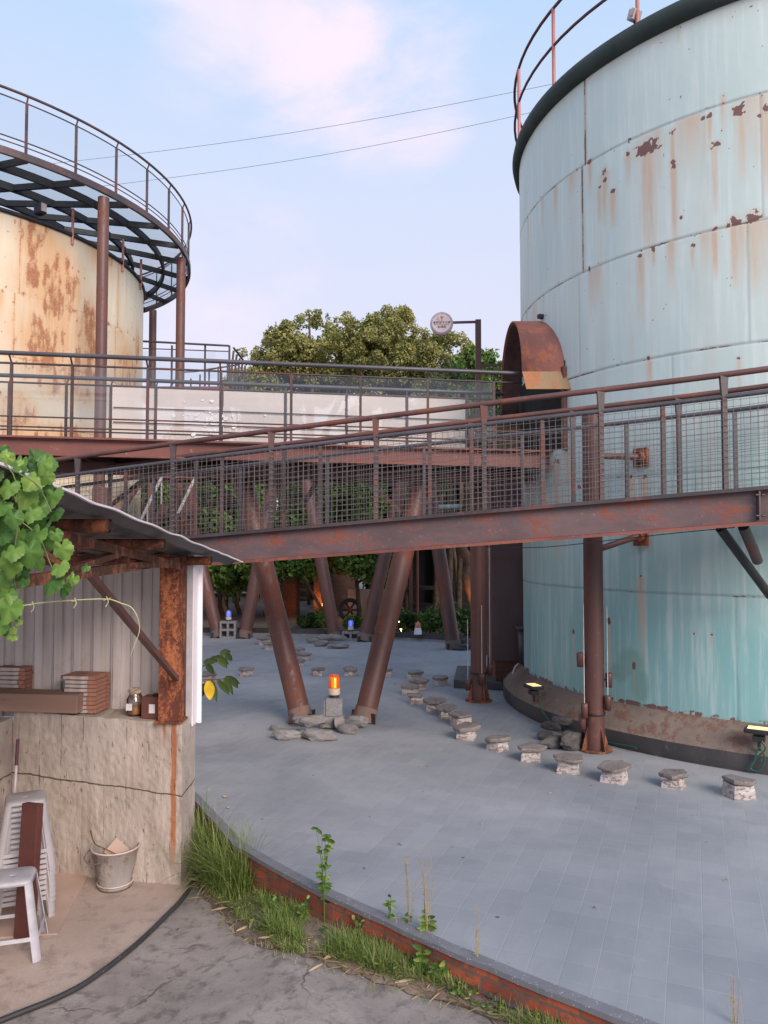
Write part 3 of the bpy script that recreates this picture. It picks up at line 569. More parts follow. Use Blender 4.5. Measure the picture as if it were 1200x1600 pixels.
def paint_right(U, Z, T):
    f = lambda px, py: (lambda r: (r[0] * TR, r[1]))(cyl_hit(px, py, TC, TR))
    rust = np.zeros_like(U); streak = np.zeros_like(U); green = np.zeros_like(U); dr = np.zeros_like(U); seam = np.zeros_like(U)
    fade_glare = np.clip((Z - 1.2) / 2.6, 0, 1) ** 0.8 * 0.85 + 0.08 + 0.15 * (fbm(U * 0.9, Z * 1.2, 4, 3) - 0.5)  # paler upward: chalky fading plus sky glare painted into the colour
    wav = 0.006 * (fbm(U * 4, U * 0, 3, 8) - 0.5)
    for k, zs in enumerate(RT_SEAMS):
        d = np.abs(Z - zs - wav); line = np.exp(-(d / 0.011) ** 2); seam = np.maximum(seam, line * (0.75 if k != 1 else .5))
        rust = np.maximum(rust, line * (0.35 + 0.5 * np.clip(fbm(U * 5, Z * 0 + k, 4, k) * 2 - 0.7, 0, 1)) * (1.0 if k > 1 else 0.8))
        dr -= 0.004 * line; dr += 0.002 * (Z > zs)
        if k >= 3:
            r2 = fbm(U * 14, Z * 14, 4, 20 + k); near = np.exp(-((Z - zs) / (0.06)) ** 2); rust = np.maximum(rust, np.clip((r2 - 0.62) * 4, 0, 1) * near * np.clip((U - U.min()) / 2.5 * 1.0, 0.2, 1))
            col = vnoise(U * 9, U * 0 + 3.3 * k, 77 + k); ln = 0.25 + 0.9 * vnoise(U * 9, U * 0 + 9.1, 5 + k)
            below = np.clip((zs - Z) / 0.02, 0, 1) * np.clip(1 - (zs - Z) / ln, 0, 1); streak = np.maximum(streak, below * np.clip((col - 0.5) * 2.6, 0, 0.8))
    vs = [(915, 200, 6.5, 7.6, 1), (911, 350, 5.25, 6.5, 1), (905, 450, 4.06, 5.25, .25), (1168, 400, 4.06, 5.25, .3), (1190, 250, 5.25, 6.5, .2), (1050, 560, 2.83, 4.06, .2), (1150, 980, .3, 1.6, .15), (1000, 880, 1.6, 2.83, .12)]
    for px, py, za, zb, s in vs:
        u, _ = f(px, py); d = np.abs(U - u - 0.006 * (fbm(Z * 6, Z * 0, 3, int(px)) - 0.5)); inz = (Z > za) & (Z < zb)
        line = np.exp(-(d / (0.010 + 0.004 * s)) ** 2) * inz; seam = np.maximum(seam, line * (.35 + .4 * s)); rust = np.maximum(rust, line * (0.2 + 0.9 * s * np.clip(fbm(Z * 7, U * 0, 4, int(px)) * 1.8 - 0.3, 0, 1))); dr -= 0.003 * line
        if s == 1: streak = np.maximum(streak, 0.5 * np.exp(-(d / 0.035) ** 2) * inz)
    pats = [(1013, 230, 15, 11, 190, 11), (1053, 258, 4, 9, 150, 5), (1052, 207, 4, 4, 120, 4), (1156, 171, 10, 8, 120, 8), (1117, 227, 6, 4, 110, 4), (1098, 186, 4, 3, 70, 4), (1109, 183, 3, 3, 50, 3),
            (1148, 346, 7, 6, 110, 6), (1179, 339, 9, 7, 130, 8), (1116, 360, 6, 3, 80, 5), (1137, 353, 3, 3, 0, 0), (1083, 384, 3, 2, 40, 3), (1130, 151, 3, 2, 60, 4), (945, 267, 3, 4, 90, 7), (946, 280, 2, 3, 40, 4), (938, 293, 2, 1.5, 60, 4),
            (958, 299, 3, 3, 60, 6), (922, 252, 3, 3, 60, 3), (1186, 182, 3, 3, 40, 3), (982, 240, 2, 3, 60, 4), (1021, 390, 2, 3, 30, 3), (1065, 340, 1.5, 1.5, 0, 0), (1064, 152, 1, 1, 0, 0), (1060, 12, 2, 3, 60, 3), (1196, 172, 4, 5, 140, 5), (1001, 400, 3, 2, 120, 6),
            (952, 970, 3, 4, 110, 2), (896, 988, 1, 4, 70, 1.5), (990, 1040, 2.5, 4, 60, 1), (1084, 990, 1, 1, 0, 0), (1112, 992, 1, 1, 20, 1), (1001, 900, 1, 1, 150, 5), (1007, 745, 2, 2, 120, 6), (985, 745, 2, 2, 60, 5), (870, 720, 5, 3, 160, 6), (885, 700, 3, 2, 130, 4), (905, 760, 2, 2, 0, 0), (1155, 560, 2, 2, 60, 3), (1014, 561, 1.5, 3, 60, 4)]
    for k, (px, py, rx, ry, ln, wd) in enumerate(pats):
        u, z = f(px, py); u2, _ = f(px + rx, py); _, z2 = f(px, py - ry); ru = abs(u2 - u) + 0.004; rz = abs(z2 - z) + 0.004
        rust = np.maximum(rust, ell(U, Z, u, z, ru * .9, rz * .95, 1.5, 50 + k, 26))
        streak = np.maximum(streak, 0.5 * ell(U, Z, u, z, ru * 1.7, rz * 1.7, 0.3, 150 + k))
        if ln:
            u3, _ = f(px + wd, py); _, z3 = f(px, min(1130, py + ln)); streak = np.maximum(streak, 1.5 * drip(U, Z, u, z, abs(u3 - u) + 0.004, abs(z3 - z), k))
    dots = fbm(U * 30, Z * 30, 3, 91); rust = np.maximum(rust, np.clip((dots - 0.80) * 9, 0, 1) * (Z > 4.0))
    for px, py, rx, ry in ((985, 1035, 18, 18), (1000, 1070, 12, 22), (968, 1050, 12, 12)):
        u, z = f(px, py); u2, _ = f(px + rx, py); _, z2 = f(px, py - ry); green = np.maximum(green, np.clip(ell(U, Z, u, z, abs(u2 - u), abs(z2 - z), 0.15, 7) * 1.6, 0, 1))
    # broad washed-out bands below the upper courses, faint long dirt runs
    streak = np.maximum(streak, np.clip(vnoise(U * 5, U * 0 + 2, 31) - 0.5, 0, 1) * 0.9 * np.clip(fbm(U * 10, Z * 0.8, 4, 12) * 1.6 - 0.4, 0, 1) * np.clip((Z - 2.2) / 1.5, 0, 1) * np.clip((7.2 - Z) / 2, 0, 1))
    rim = np.clip((Z - 7.3) / 0.2, 0, 1); streak = np.maximum(streak, rim * 0.5 * fbm(U * 8, Z * 8, 3, 5))
    bot = np.clip((0.47 - Z) / 0.04, 0, 1); rust = np.maximum(rust, bot * fbm(U * 12, Z * 12, 4, 2))
    dr += 0.006 * (fbm(U * 1.2, Z * 0.9, 3, 44) - 0.5)
    return dict(rust=rust, streak=np.clip(streak, 0, 1), green=green, fade_glare=fade_glare, seam=seam), dr
tank = thing('storage_tank', (TC.x, TC.y, 0), 'tall pale teal steel tank with rust patches, on the right behind the mesh-railed ramp', 'tank')
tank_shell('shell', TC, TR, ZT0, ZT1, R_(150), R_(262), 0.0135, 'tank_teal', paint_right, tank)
MB().lathe([(3.45, .400), (3.535, .398), (3.60, .37), (3.78, .20), (3.80, .17), (3.815, .17), (3.815, 0)], TC, 160).build('plinth', painted_rust('stained_plinth', (0.20, 0.155, 0.13), rust=(0.17, 0.085, 0.06), pale=(0.34, 0.36, 0.34), amount=0.45, palea=0.55, rough=0.9, stretch=(1, 1, 1), sc=4, bump=0.6), tank)
MB().lathe([(3.822, 0.001), (3.822, .165), (3.80, .168)], TC, 160).build('dark_skirt', painted_rust('dark_skirt', (0.045, 0.042, 0.045), rust=(0.09, 0.07, 0.06), pale=(0.14, 0.14, 0.13), amount=0.3, palea=0.4, rough=0.7, stretch=(1, 1, .5), sc=3), tank)  # darker skin over the vertical foot of the plinth
rimp = MB(); rimp.lathe([(3.50, 7.50), (3.57, 7.50), (3.62, 7.53), (3.64, 7.62), (3.62, 7.70), (3.58, 7.71), (3.3, 7.75), (0.01, 8.2)], TC, 160).build('roof_rim', painted_rust('mossy_rim', (0.028, 0.045, 0.042), rust=(0.05, 0.04, 0.035), pale=(0.16, 0.2, 0.17), amount=0.2, palea=0.3, rough=0.8), tank)
hr = MB(); RRr = 3.60
ring = lambda r, z, n=96: [(TC.x + r * math.cos(2 * math.pi * k / n), TC.y + r * math.sin(2 * math.pi * k / n), z) for k in range(n)]
rl = MB().tube(ring(RRr, 8.67), 0.020, 8, closed=True).build('top_rail', 'rail_purple', tank)
MB().tube(ring(RRr, 8.20), 0.018, 8, closed=True).build('mid_rail', 'rail_purple', tank)
phs = [cyl_hit(px, 295, TC, RRr)[0] for px in (812, 867, 1000)]; step = 0.5
for ph in [phs[0], phs[1], phs[2]] + [phs[2] + step * k for k in range(1, 9)]:
    p = Vector((TC.x + RRr * math.cos(ph), TC.y + RRr * math.sin(ph), 7.61)); MB().tube([p, p + Vector((0, 0, 1.06))], 0.022, 8).build('rail_post', 'rail_red', tank)
ph = cyl_hit(990, 40, TC, RRr)[0]; p = Vector((TC.x + 3.58 * math.cos(ph), TC.y + 3.58 * math.sin(ph), 7.77))
fl_ = thing('floodlight', p, 'small grey floodlight clamped on the rim of the teal tank', 'floodlight')
MB().box(p + Vector((0, 0, .05)), (.12, .09, .11), rot('Z', 0.5) @ rot('X', .4)).build('housing', 'trim_grey', fl_, bevel=0.008)
MB().box(p + Vector((-.02, -.055, .04)), (.10, .006, .08), rot('Z', 0.5) @ rot('X', .4)).build('lens', 'jar_glass', fl_); MB().tube([p + Vector((0, 0, -.06)), p + Vector((0, 0, .02))], .012, 8).build('bracket', 'black_steel', fl_)

# ---------------------------------------------------------------- left tank
LC = Vector((-11.7, 19.2, 0)); LR = 5.35; LZ1 = 8.95
def paint_left(U, Z, T):
    f = lambda px, py: (lambda r: ((r[0] if r[0] < 1.5 * math.pi + .5 and False else (r[0] if r[0] > math.pi * .5 else r[0] + 2 * math.pi)) * LR, r[1]))(cyl_hit(px, py, LC, LR))
    rust = np.zeros_like(U); streak = np.zeros_like(U); dr = np.zeros_like(U); fade_glare = 0.5 + 0.8 * (fbm(U * 0.5, Z * 0.6, 4, 3) - 0.5)
    seams = [1.2, 2.4, 3.6, 4.8, 6.0, 7.2]
    zs0 = f(150, 497)[1]; seams = [zs0 + 1.35 * k for k in (-6, -5, -4, -3, -2, -1, 0)]
    for k, zs in enumerate(seams):
        d = np.abs(Z - zs); line = np.exp(-(d / 0.016) ** 2); rust = np.maximum(rust, line * (0.25 + 0.6 * fbm(U * 3, Z * 0, 4, k))); dr -= 0.006 * line
        near = np.exp(-((Z - zs) / 0.12) ** 2); rust = np.maximum(rust, np.clip((fbm(U * 7, Z * 7, 4, 30 + k) - 0.55) * 4, 0, 1) * near)
        col = vnoise(U * 4, U * 0 + 3.3 * k, 77 + k); ln = 0.4 + 1.4 * vnoise(U * 5, U * 0 + 9.1, 5 + k)
        streak = np.maximum(streak, np.clip((zs - Z) / 0.03, 0, 1) * np.clip(1 - (zs - Z) / ln, 0, 1) * np.clip((col - 0.45) * 2, 0, .9))
    for px, py, za, zb in ((31, 400, zs0, 9), (185, 430, zs0, 9), (22, 520, zs0 - 1.35, zs0), (180, 550, zs0 - 1.35, zs0), (110, 640, zs0 - 2.7, zs0 - 1.35)):
        u, _ = f(px, py); d = np.abs(U - u); inz = (Z > za) & (Z < zb); line = np.exp(-(d / 0.02) ** 2) * inz
        rust = np.maximum(rust, line * (0.3 + 0.6 * fbm(Z * 5, U * 0, 4, px))); streak = np.maximum(streak, np.exp(-(d / 0.09) ** 2) * inz * 0.7)
    big = np.zeros_like(U)
    for px, py, rx, ry in ((85, 450, 50, 70), (75, 540, 55, 70), (60, 380, 30, 40), (140, 520, 22, 60), (110, 590, 60, 40), (200, 600, 25, 60), (160, 380, 20, 50), (30, 660, 30, 50), (100, 700, 60, 40), (215, 545, 6, 30)):
        u, z = f(px, py); u2, _ = f(min(px + rx, 216), py); u1, _ = f(px - rx, py); _, z2 = f(px, py - ry); big = np.maximum(big, np.exp(-(((U - u) / (abs(u2 - u1) / 2 + .05)) ** 2 + ((Z - z) / (abs(z2 - z) + .05)) ** 2)))
    n = .45 * fbm(U * 6, Z * 3.5, 6, 9) + .55 * fbm(U * 11, Z * 1.8, 6, 29); n2 = fbm(U * 2, Z * 1.3, 4, 19)
    streak = np.maximum(streak, np.clip(big * 1.5 * (0.4 + n2), 0, 1)); rust = np.maximum(rust, np.clip((n - 0.56 + 0.26 * big) * 2.8, 0, .72) * np.clip(big * 1.8, 0, 1)); streak = np.maximum(streak, np.clip(big * 2.2 * fbm(U * 9, Z * 1.6, 5, 66), 0, 1))
    streak = np.maximum(streak, np.clip(vnoise(U * 6, U * 0 + 2, 31) - 0.45, 0, 1) * 1.2 * fbm(U * 10, Z * 0.8, 4, 12))
    dots = fbm(U * 14, Z * 9, 4, 91); rust = np.maximum(rust, np.clip((dots - 0.70) * 6, 0, 1))
    low = np.clip((3.2 - Z) / 0.6, 0, 1); rust = np.maximum(rust, low * np.clip((fbm(U * 1.2, Z * 1.2, 5, 70) - 0.50) * 6, 0, 1))
    return dict(rust=rust, streak=np.clip(streak, 0, 1), fade_glare=fade_glare), dr
ltank = thing('storage_tank', (LC.x, LC.y, 0), 'cream steel tank streaked with orange rust, under the glass-floored ring walkway', 'tank')
tank_shell('shell', LC, LR, 0.0, LZ1, R_(250), R_(410), 0.03, 'tank_cream', paint_left, ltank)
MB().lathe([(5.33, 8.92), (5.40, 8.92), (5.40, 9.0), (5.2, 9.05), (.01, 9.3)], LC, 120).build('roof_rim', 'black_steel', ltank)
# ring walkway
RO, RI, RZ = 6.57, 4.2, 9.72
rk = thing('ring_walkway', (LC.x, LC.y, RZ), 'ring walkway with glass floor and glass railing round the top of the cream tank', 'walkway')
cp = lambda r, a, z: Vector((LC.x + r * math.cos(a), LC.y + r * math.sin(a), z))
MB().lathe([(RO - .05, RZ - .16), (RO + .02, RZ - .16), (RO + .02, RZ - .02), (RO - .05, RZ - .02), (RO - .05, RZ - .16)], LC, 144, False).build('outer_beam', 'rail_steel', rk)
MB().lathe([(RI - .05, RZ - .16), (RI + .04, RZ - .16), (RI + .04, RZ - .02), (RI - .05, RZ - .02), (RI - .05, RZ - .16)], LC, 144, False).build('inner_beam', 'black_steel', rk)
MB().lathe([(5.83, RZ - .18), (5.90, RZ - .18), (5.90, RZ - .02), (5.83, RZ - .02), (5.83, RZ - .18)], LC, 144, False).build('middle_beam', 'black_steel', rk)
MB().lathe([(5.03, RZ - .18), (5.10, RZ - .18), (5.10, RZ - .02), (5.03, RZ - .02), (5.03, RZ - .18)], LC, 144, False).build('middle_beam', 'black_steel', rk)
MB().lathe([(RI + .045, RZ - .016), (RO - .052, RZ - .016)], LC, 144).build('glass_floor', 'floor_glass', rk)
NR = 34
for k in range(NR):
    a = 2 * math.pi * (k + .35) / NR; MB().beam(cp(RI + .03, a - .16, RZ - .10), cp(RO - .06, a + .10, RZ - .10), .06, .13).build('cross_beam', 'black_steel', rk)
n = 144; full = lambda r, z: [cp(r, 2 * math.pi * k / n, z) for k in range(n)]
MB().tube(full(RO + .02, RZ + 1.12), .028, 8, closed=True).build('handrail', 'rail_steel', rk)
MB().tube(full(RO - .04, RZ + 1.0), .014, 6, closed=True).build('upper_bar', 'rail_steel', rk)
MB().tube(full(RO - .04, RZ + .22), .014, 6, closed=True).build('lower_bar', 'rail_steel', rk)
MB().tube(full(RO - .04, RZ + .12), .012, 6, closed=True).build('lower_bar', 'rail_steel', rk)
NP = 40
for k in range(NP):
    a = 2 * math.pi * k / NP + 0.02; MB().beam(cp(RO - .03, a, RZ - .02), cp(RO - .03, a, RZ + 1.0), .05, .03).tube([cp(RO - .03, a, RZ + 1.0), cp(RO + .02, a, RZ + 1.11)], .016, 6).build('rail_post', 'rail_steel', rk)
gp = MB(); gp.lathe([(RO - .035, RZ + .235), (RO - .035, RZ + .985)], LC, 144).build('rail_glass', 'glass', rk)
for k, (px, py, wd, lab) in enumerate([(162, 305, .118, 'nearest brown-red pipe column carrying the ring walkway, crossing the rusty face of the cream tank'), (283, 412, .115, 'brown-red pipe column carrying the outer edge of the ring walkway, clear of the tank against the sky'), (239, 485, .115, 'farthest pipe column of the ring walkway, just beside the cream tank wall')]):
    d = pix_dir(px, py); ph, _z = cyl_hit(px, py, LC, RO - .12)
    p = cp(RO - .12, ph, 0)
    if k == 2: t = (RZ - .2 - CAMH) / d.z; p = Vector((0, 0, CAMH)) + d * t
    c = thing('support_column', (p.x, p.y, 0), lab, 'column', 'pipe columns under the ring walkway')
    MB().tube([(p.x, p.y, 0), (p.x, p.y, RZ - .2)], wd, 20).build('shaft', 'rust_steel', c)
    MB().lathe([(wd + .12, 0), (wd + .12, .03), (wd + .01, .03), (wd + .01, .25)], (p.x, p.y, 0), 20).build('base_plate', 'rust_purlin', c)
for px, py, h in ((112, 342, .5), (190, 400, .5), (218, 435, .5)):
    a = cyl_hit(px, py + 20, LC, LR)[0]; MB().tube([cp(LR + .03, a, 8.75), cp(LR + .03, a, 9.55)], .03, 6).build('hanger', 'rail_red', rk)
a = cyl_hit(58, 340, LC, LR)[0]; q = cp(LR + .12, a, 9.2)
fb = thing('floodlight', q, 'dark box floodlight fixed above the rim of the cream tank', 'floodlight')
MB().box(q, (.24, .16, .22), rotz(a)).build('housing', 'black_steel', fb, bevel=.01); MB().box(q + Vector((math.cos(a), math.sin(a), 0)) * .14, (.01, .12, .17), rotz(a)).build('lens', 'trim_grey', fb)
# high platform behind the left tank
def pl(px, py, D): return P(px, py, D)
hpz = 6.55; D0 = 21.4
pf = thing('viewing_platform', (-6, D0, hpz), 'distant raised platform with glazed railing and stair, beyond the cream tank', 'platform')
xa, xb = P(200, 600, D0).x, P(358, 600, D0).x
MB().box(((xa + xb) / 2, D0 + 1.0, hpz - .12), (xb - xa, 2.0, .22)).build('deck', 'flange_red', pf)
for i, px in enumerate((220, 268, 320, 358)):
    x = P(px, 600, D0).x; MB().beam((x, D0, hpz), (x, D0, hpz + 1.15), .05, .04).build('rail_post', 'grey_rail', pf)
MB().tube([(xa, D0 - .04, hpz + 1.28), (xb, D0 - .04, hpz + 1.28 - .15)], .03, 8).build('handrail', 'grey_rail', pf)
MB().tube([(xa, D0, hpz + 1.08), (xb, D0, hpz + .98)], .016, 6).build('upper_bar', 'grey_rail', pf)
MB().add([(xa, D0 + .02, hpz + .2), (xb, D0 + .02, hpz + .2), (xb, D0 + .02, hpz + 1.0), (xa, D0 + .02, hpz + 1.0)], [(0, 1, 2, 3)]).build('rail_glass', 'glass', pf)
for j in range(5):
    y = D0 + .45 * j; MB().beam((xb + .02, y, hpz), (xb + .12, y, hpz + 1.0), .05, .05).build('rail_post', 'grey_rail', pf)
MB().tube([(xb + .12, D0, hpz + 1.08), (xb + .12, D0 + 2, hpz + 1.08)], .03, 8).build('handrail', 'grey_rail', pf)
MB().tube([(xb - .1, D0 + 1.9, hpz + 1.05), (xb - 1.1, D0 + .6, hpz + .55), (xb - 1.5, D0 + .5, hpz + .5), (xb - 2.0, D0 + .4, hpz - .3)], .025, 8).build('stair_rail', 'grey_rail', pf)
for j in range(6):
    x = xb - .3 - .27 * j; zt = hpz + .95 - .12 * j; MB().beam((x, D0 + 1.2, hpz - .1), (x, D0 + 1.2, zt), .04, .04).build('rail_post', 'grey_rail', pf)
for x in (xa + .3, xb - .3): MB().tube([(x, D0 + 1.2, 0), (x, D0 + 1.2, hpz - .2)], .09, 12).build('leg', 'rust_steel', pf)

# ---------------------------------------------------------------- mesh-railed ramp
def rD(X): return 6.6 - 0.25 * (X - 1.9) + (0.012 if X < 1.9 else -0.045) * (X - 1.9) ** 2
def rZ(X): return 2.455 + 0.0765 * (X - 1.9)
def r_at_px(px, off=0.0):
    X = 0
    for _ in range(30): X = (px - 600) / 1200 * (rD(X) + off)
    return X
WR = 0.98; XL, XR = r_at_px(-30), r_at_px(1440)
ramp = thing('access_ramp', (0, rD(0), rZ(0)), 'sloping steel footbridge with wire mesh railings crossing in front of both tanks', 'footbridge')
mains = [r_at_px(p) for p in (120, 269, 423, 587, 757, 941, 1135, 1335)]; mids = [r_at_px(p) for p in (195, 346, 500, 672, 849, 1039, 1240)]
def rp(X, off, dz): return Vector((X, rD(X) + off, rZ(X) + dz))
xs = np.linspace(XL, XR, 40)
for side, off in ((0, 0.0), (1, WR)):
    def chan(z0, z1, oa, ob, name, mat):
        vs = []; fs = []
        for x in xs:
            for (dz, oo) in ((z0, oa), (z1, oa), (z1, ob), (z0, ob)): vs.append(rp(x, off + oo, dz))
        for i in range(len(xs) - 1):
            a = i * 4; b = a + 4; fs += [(a, b, b + 1, a + 1), (a + 1, b + 1, b + 2, a + 2), (a + 2, b + 2, b + 3, a + 3), (a + 3, b + 3, b, a)]
        fs += [(0, 1, 2, 3), (b + 3, b + 2, b + 1, b)]; return MB().add(vs, fs).build(name, mat, ramp)
    chan(-.255, -.0, .03, .05, 'beam_web', 'beam_steel'); chan(-.285, -.257, -.035, .07, 'beam_flange', 'flange_red'); chan(-.0, .032, -.035, .07, 'kerb_rail', 'rail_steel')
    path = [rp(x, off, .985) for x in xs]
    
    MB().tube(path, .026, 12).build('handrail', 'rust_steel', ramp)
    MB().tube([rp(x, off + .0, .80) for x in xs], .021, 8).build('mesh_top_bar', 'grey_rail', ramp)
    for i, X in enumerate(mains):
        p0 = rp(X, off, .03); p1 = rp(X, off, .80); b = MB().beam(p0, p1, .040, .036)
        # flared head under the handrail
        h = rp(X, off, .80); t = rp(X, off, .975); a = .022; c = .034
        b.add([h + Vector((-a, -.018, 0)), h + Vector((a, -.018, 0)), h + Vector((a, .018, 0)), h + Vector((-a, .018, 0)), t + Vector((-c, -.018, 0)), t + Vector((c, -.018, 0)), t + Vector((c, .018, 0)), t + Vector((-c, .018, 0))], [(0, 1, 5, 4), (1, 2, 6, 5), (2, 3, 7, 6), (3, 0, 4, 7), (4, 5, 6, 7)])
        b.build('main_post', 'rail_steel', ramp)
        if side == 0:
            wind = [rp(X, off, .05 + .74 * t / 168) + Vector((.025 * math.cos(t * math.pi / 6), .024 * math.sin(t * math.pi / 6), 0)) for t in range(169)]
            MB().tube(wind, .0032, 4).build('mesh_tie', 'wire', ramp)
    for X in mids: MB().beam(rp(X, off + .01, .03), rp(X, off + .01, .79), .033, .03).build('infill_post', 'rail_steel' if side == 0 else 'grey_rail', ramp)
    allp = sorted(mains + mids); allp = [XL] + allp
    for i in range(len(allp) - 1):
        xa_, xb_ = allp[i], allp[i + 1]; mb = MB(); sp = .052; n = max(2, int((xb_ - xa_) / sp)); rad = .0021
        for k in range(1, n):
            x = xa_ + (xb_ - xa_) * k / n + random.uniform(-.004, .004); bow = .006 * math.sin(k * 1.3 + side)
            mb.tube([rp(x, off - .02 + bow, .035), rp(x + random.uniform(-.006, .006), off - .02 - bow, .42), rp(x + random.uniform(-.003, .003), off - .02, .79)], rad, 4, caps=False)
        for k in range(1, 15):
            dz = .035 + k * .052; mb.tube([rp(xa_ + (xb_ - xa_) * q / 4, off - .023 + .006 * math.sin(q * 2 + k), dz + random.uniform(-.003, .003)) for q in range(5)], rad, 4, caps=False)
        mb.build('mesh_panel', 'wire', ramp, fix=False)
vs = []; fs = []
for x in xs: vs += [rp(x, .06, -.03), rp(x, WR + .02, -.03), rp(x, WR + .02, -.07), rp(x, .06, -.07)]
for i in range(len(xs) - 1):
    a = i * 4; fs += [(a + k, a + 4 + k, a + 4 + (k + 1) % 4, a + (k + 1) % 4) for k in range(4)]
MB().add(vs, fs).build('deck', 'deck_dark', ramp)
for k in range(14):
    X = XL + (XR - XL) * (k + .5) / 14; MB().beam(rp(X, .055, -.17), rp(X, WR + .03, -.17), .06, .18).build('cross_beam', 'deck_dark', ramp)
MB().tube([rp(r_at_px(1150), .3, -.29), rp(r_at_px(1300), 1.0, -.95)], .04, 10).build('brace', 'black_steel', ramp)
MB().tube([rp(r_at_px(1175), .15, -.29), rp(r_at_px(1230), .5, -.60)], .045, 10).build('brace', 'rail_steel', ramp)
X = r_at_px(1186); sb = MB().box(rp(X, -.0, -.125), (.016, .05, .235))
for dz in (-.21, -.04):
    for dx in (-.025, .025): sb.tube([rp(X, -.03, dz) + Vector((dx - .012, 0, 0)), rp(X, -.03, dz) + Vector((dx + .012, 0, 0))], .009, 6)
sb.build('splice_plate', 'rail_steel', ramp)
wp = [rp(r_at_px(p), .02, d) for p, d in ((760, -.30), (850, -.34), (960, -.32), (1060, -.30), (1150, -.29))]
tag(MB().tube(smooth_path(wp), .004, 5).build('hanging_cable', 'cable', loc=tuple(wp[0])), 'thin black cable sagging under the ramp beam', 'cable')

# ---------------------------------------------------------------- glass-railed walkway
def gD(X): return 8.62 + 0.125 * (X + 4.3)
GX0, GX1 = -7.2, 2.2; GZ_ = 3.30; GW = 1.12
def gx(px, off=0.0):
    X = 0
    for _ in range(30): X = (px - 600) / 1200 * (gD(X) + off)
    return X
def gp_(X, off, z): return Vector((X, gD(X) + off, GZ_ + z - 0.012 * (X + 2)))
gw = thing('glass_walkway', (-2, gD(-2), GZ_), 'level steel walkway with glass railings linking the cream tank to the teal tank', 'footbridge')
gxs = [GX0, -3, 0, GX1]
for off in (0.0, GW):
    e0, e1 = GX0, GX1
    MB().beam(gp_(e0, off + .03, -.11), gp_(e1, off + .03, -.11), .02, .17).build('beam_web', painted_rust('patchy_beam_web' + str(off), (0.17, 0.06, 0.05), rust=(0.13, 0.045, 0.035), pale=(0.38, 0.27, 0.26), amount=0.3, palea=0.95, rough=0.6, stretch=(.4, 1, 1), sc=2.5), gw)
    MB().beam(gp_(e0, off + .0, -.205), gp_(e1, off + .0, -.205), .10, .02).build('beam_flange', 'flange_red', gw)
    MB().beam(gp_(e0, off + .0, -.008), gp_(e1, off + .0, -.008), .10, .022).build('beam_flange', 'flange_red', gw)
    ins = -.07 if off == 0 else .07
    MB().tube([gp_(e0, off + ins, .93), gp_(e1 - .55, off + ins, .93)], .026, 12).build('handrail', 'grey_rail', gw)
    for z, r in ((.83, .013), (.225, .010), (.11, .010)): MB().tube([gp_(e0, off, z), gp_(e1 - .5, off, z)], r, 6).build('rail_bar', 'rail_steel', gw)
    pxs = (-260, -170, -80, 13, 109, 228, 343, 454, 563, 669, 773) if off == 0 else (-190, -90, 10, 100, 170, 241, 345, 445, 541, 636, 730, 815)
    X_ = [gx(p, off) for p in pxs]
    for X in X_:
        MB().beam(gp_(X, off, -.0), gp_(X, off, .83), .03, .026).tube([gp_(X, off, .83), gp_(X, off + ins, .92)], .011, 6).build('rail_post', 'rail_steel', gw)
    for i in range(len(X_) - 1):
        filmed = off > 0 and X_[i] > gx(165, off) and X_[i + 1] < gx(750, off)
        c0, c1 = gp_(X_[i] + .02, off, 0), gp_(X_[i + 1] - .02, off, 0); z0, z1 = (.03, .84) if filmed else (.24, .82)
        MB().add([c0 + Vector((0, 0, z0)), c1 + Vector((0, 0, z0)), c1 + Vector((0, 0, z1)), c0 + Vector((0, 0, z1))], [(0, 1, 2, 3)]).build('filmed_panel' if filmed else 'glass_panel', 'film' if filmed else 'glass', gw)
MB().add([gp_(GX0, .06, -.03), gp_(GX1, .06, -.03), gp_(GX1, GW, -.03), gp_(GX0, GW, -.03), gp_(GX0, .06, -.09), gp_(GX1, .06, -.09), gp_(GX1, GW, -.09), gp_(GX0, GW, -.09)], [(0, 1, 2, 3), (7, 6, 5, 4), (0, 4, 5, 1), (2, 6, 7, 3), (0, 3, 7, 4), (1, 5, 6, 2)]).build('deck', 'deck_dark', gw)
for k in range(9):
    X = -6.5 + k * 1.0; MB().beam(gp_(X, .05, -.16), gp_(X, GW + .02, -.16), .07, .12).build('cross_beam', 'rust_steel', gw)
for (a, b) in (((404, 808), (462, 742)), ((571, 748), (628, 806)), ((654, 798), (706, 740)), ((321, 742), (366, 786)), ((160, 800), (235, 745)), ((505, 735), (470, 800))):
    MB().beam(P(*a, 9.75), P(b[0], b[1] - 4, 9.85), .04, .055).build('brace', 'rail_steel', gw)
MB().beam(gp_(-6, .5, -.30), gp_(1.9, .5, -.30), .12, .14).build('spine_beam', 'rust_steel', gw)

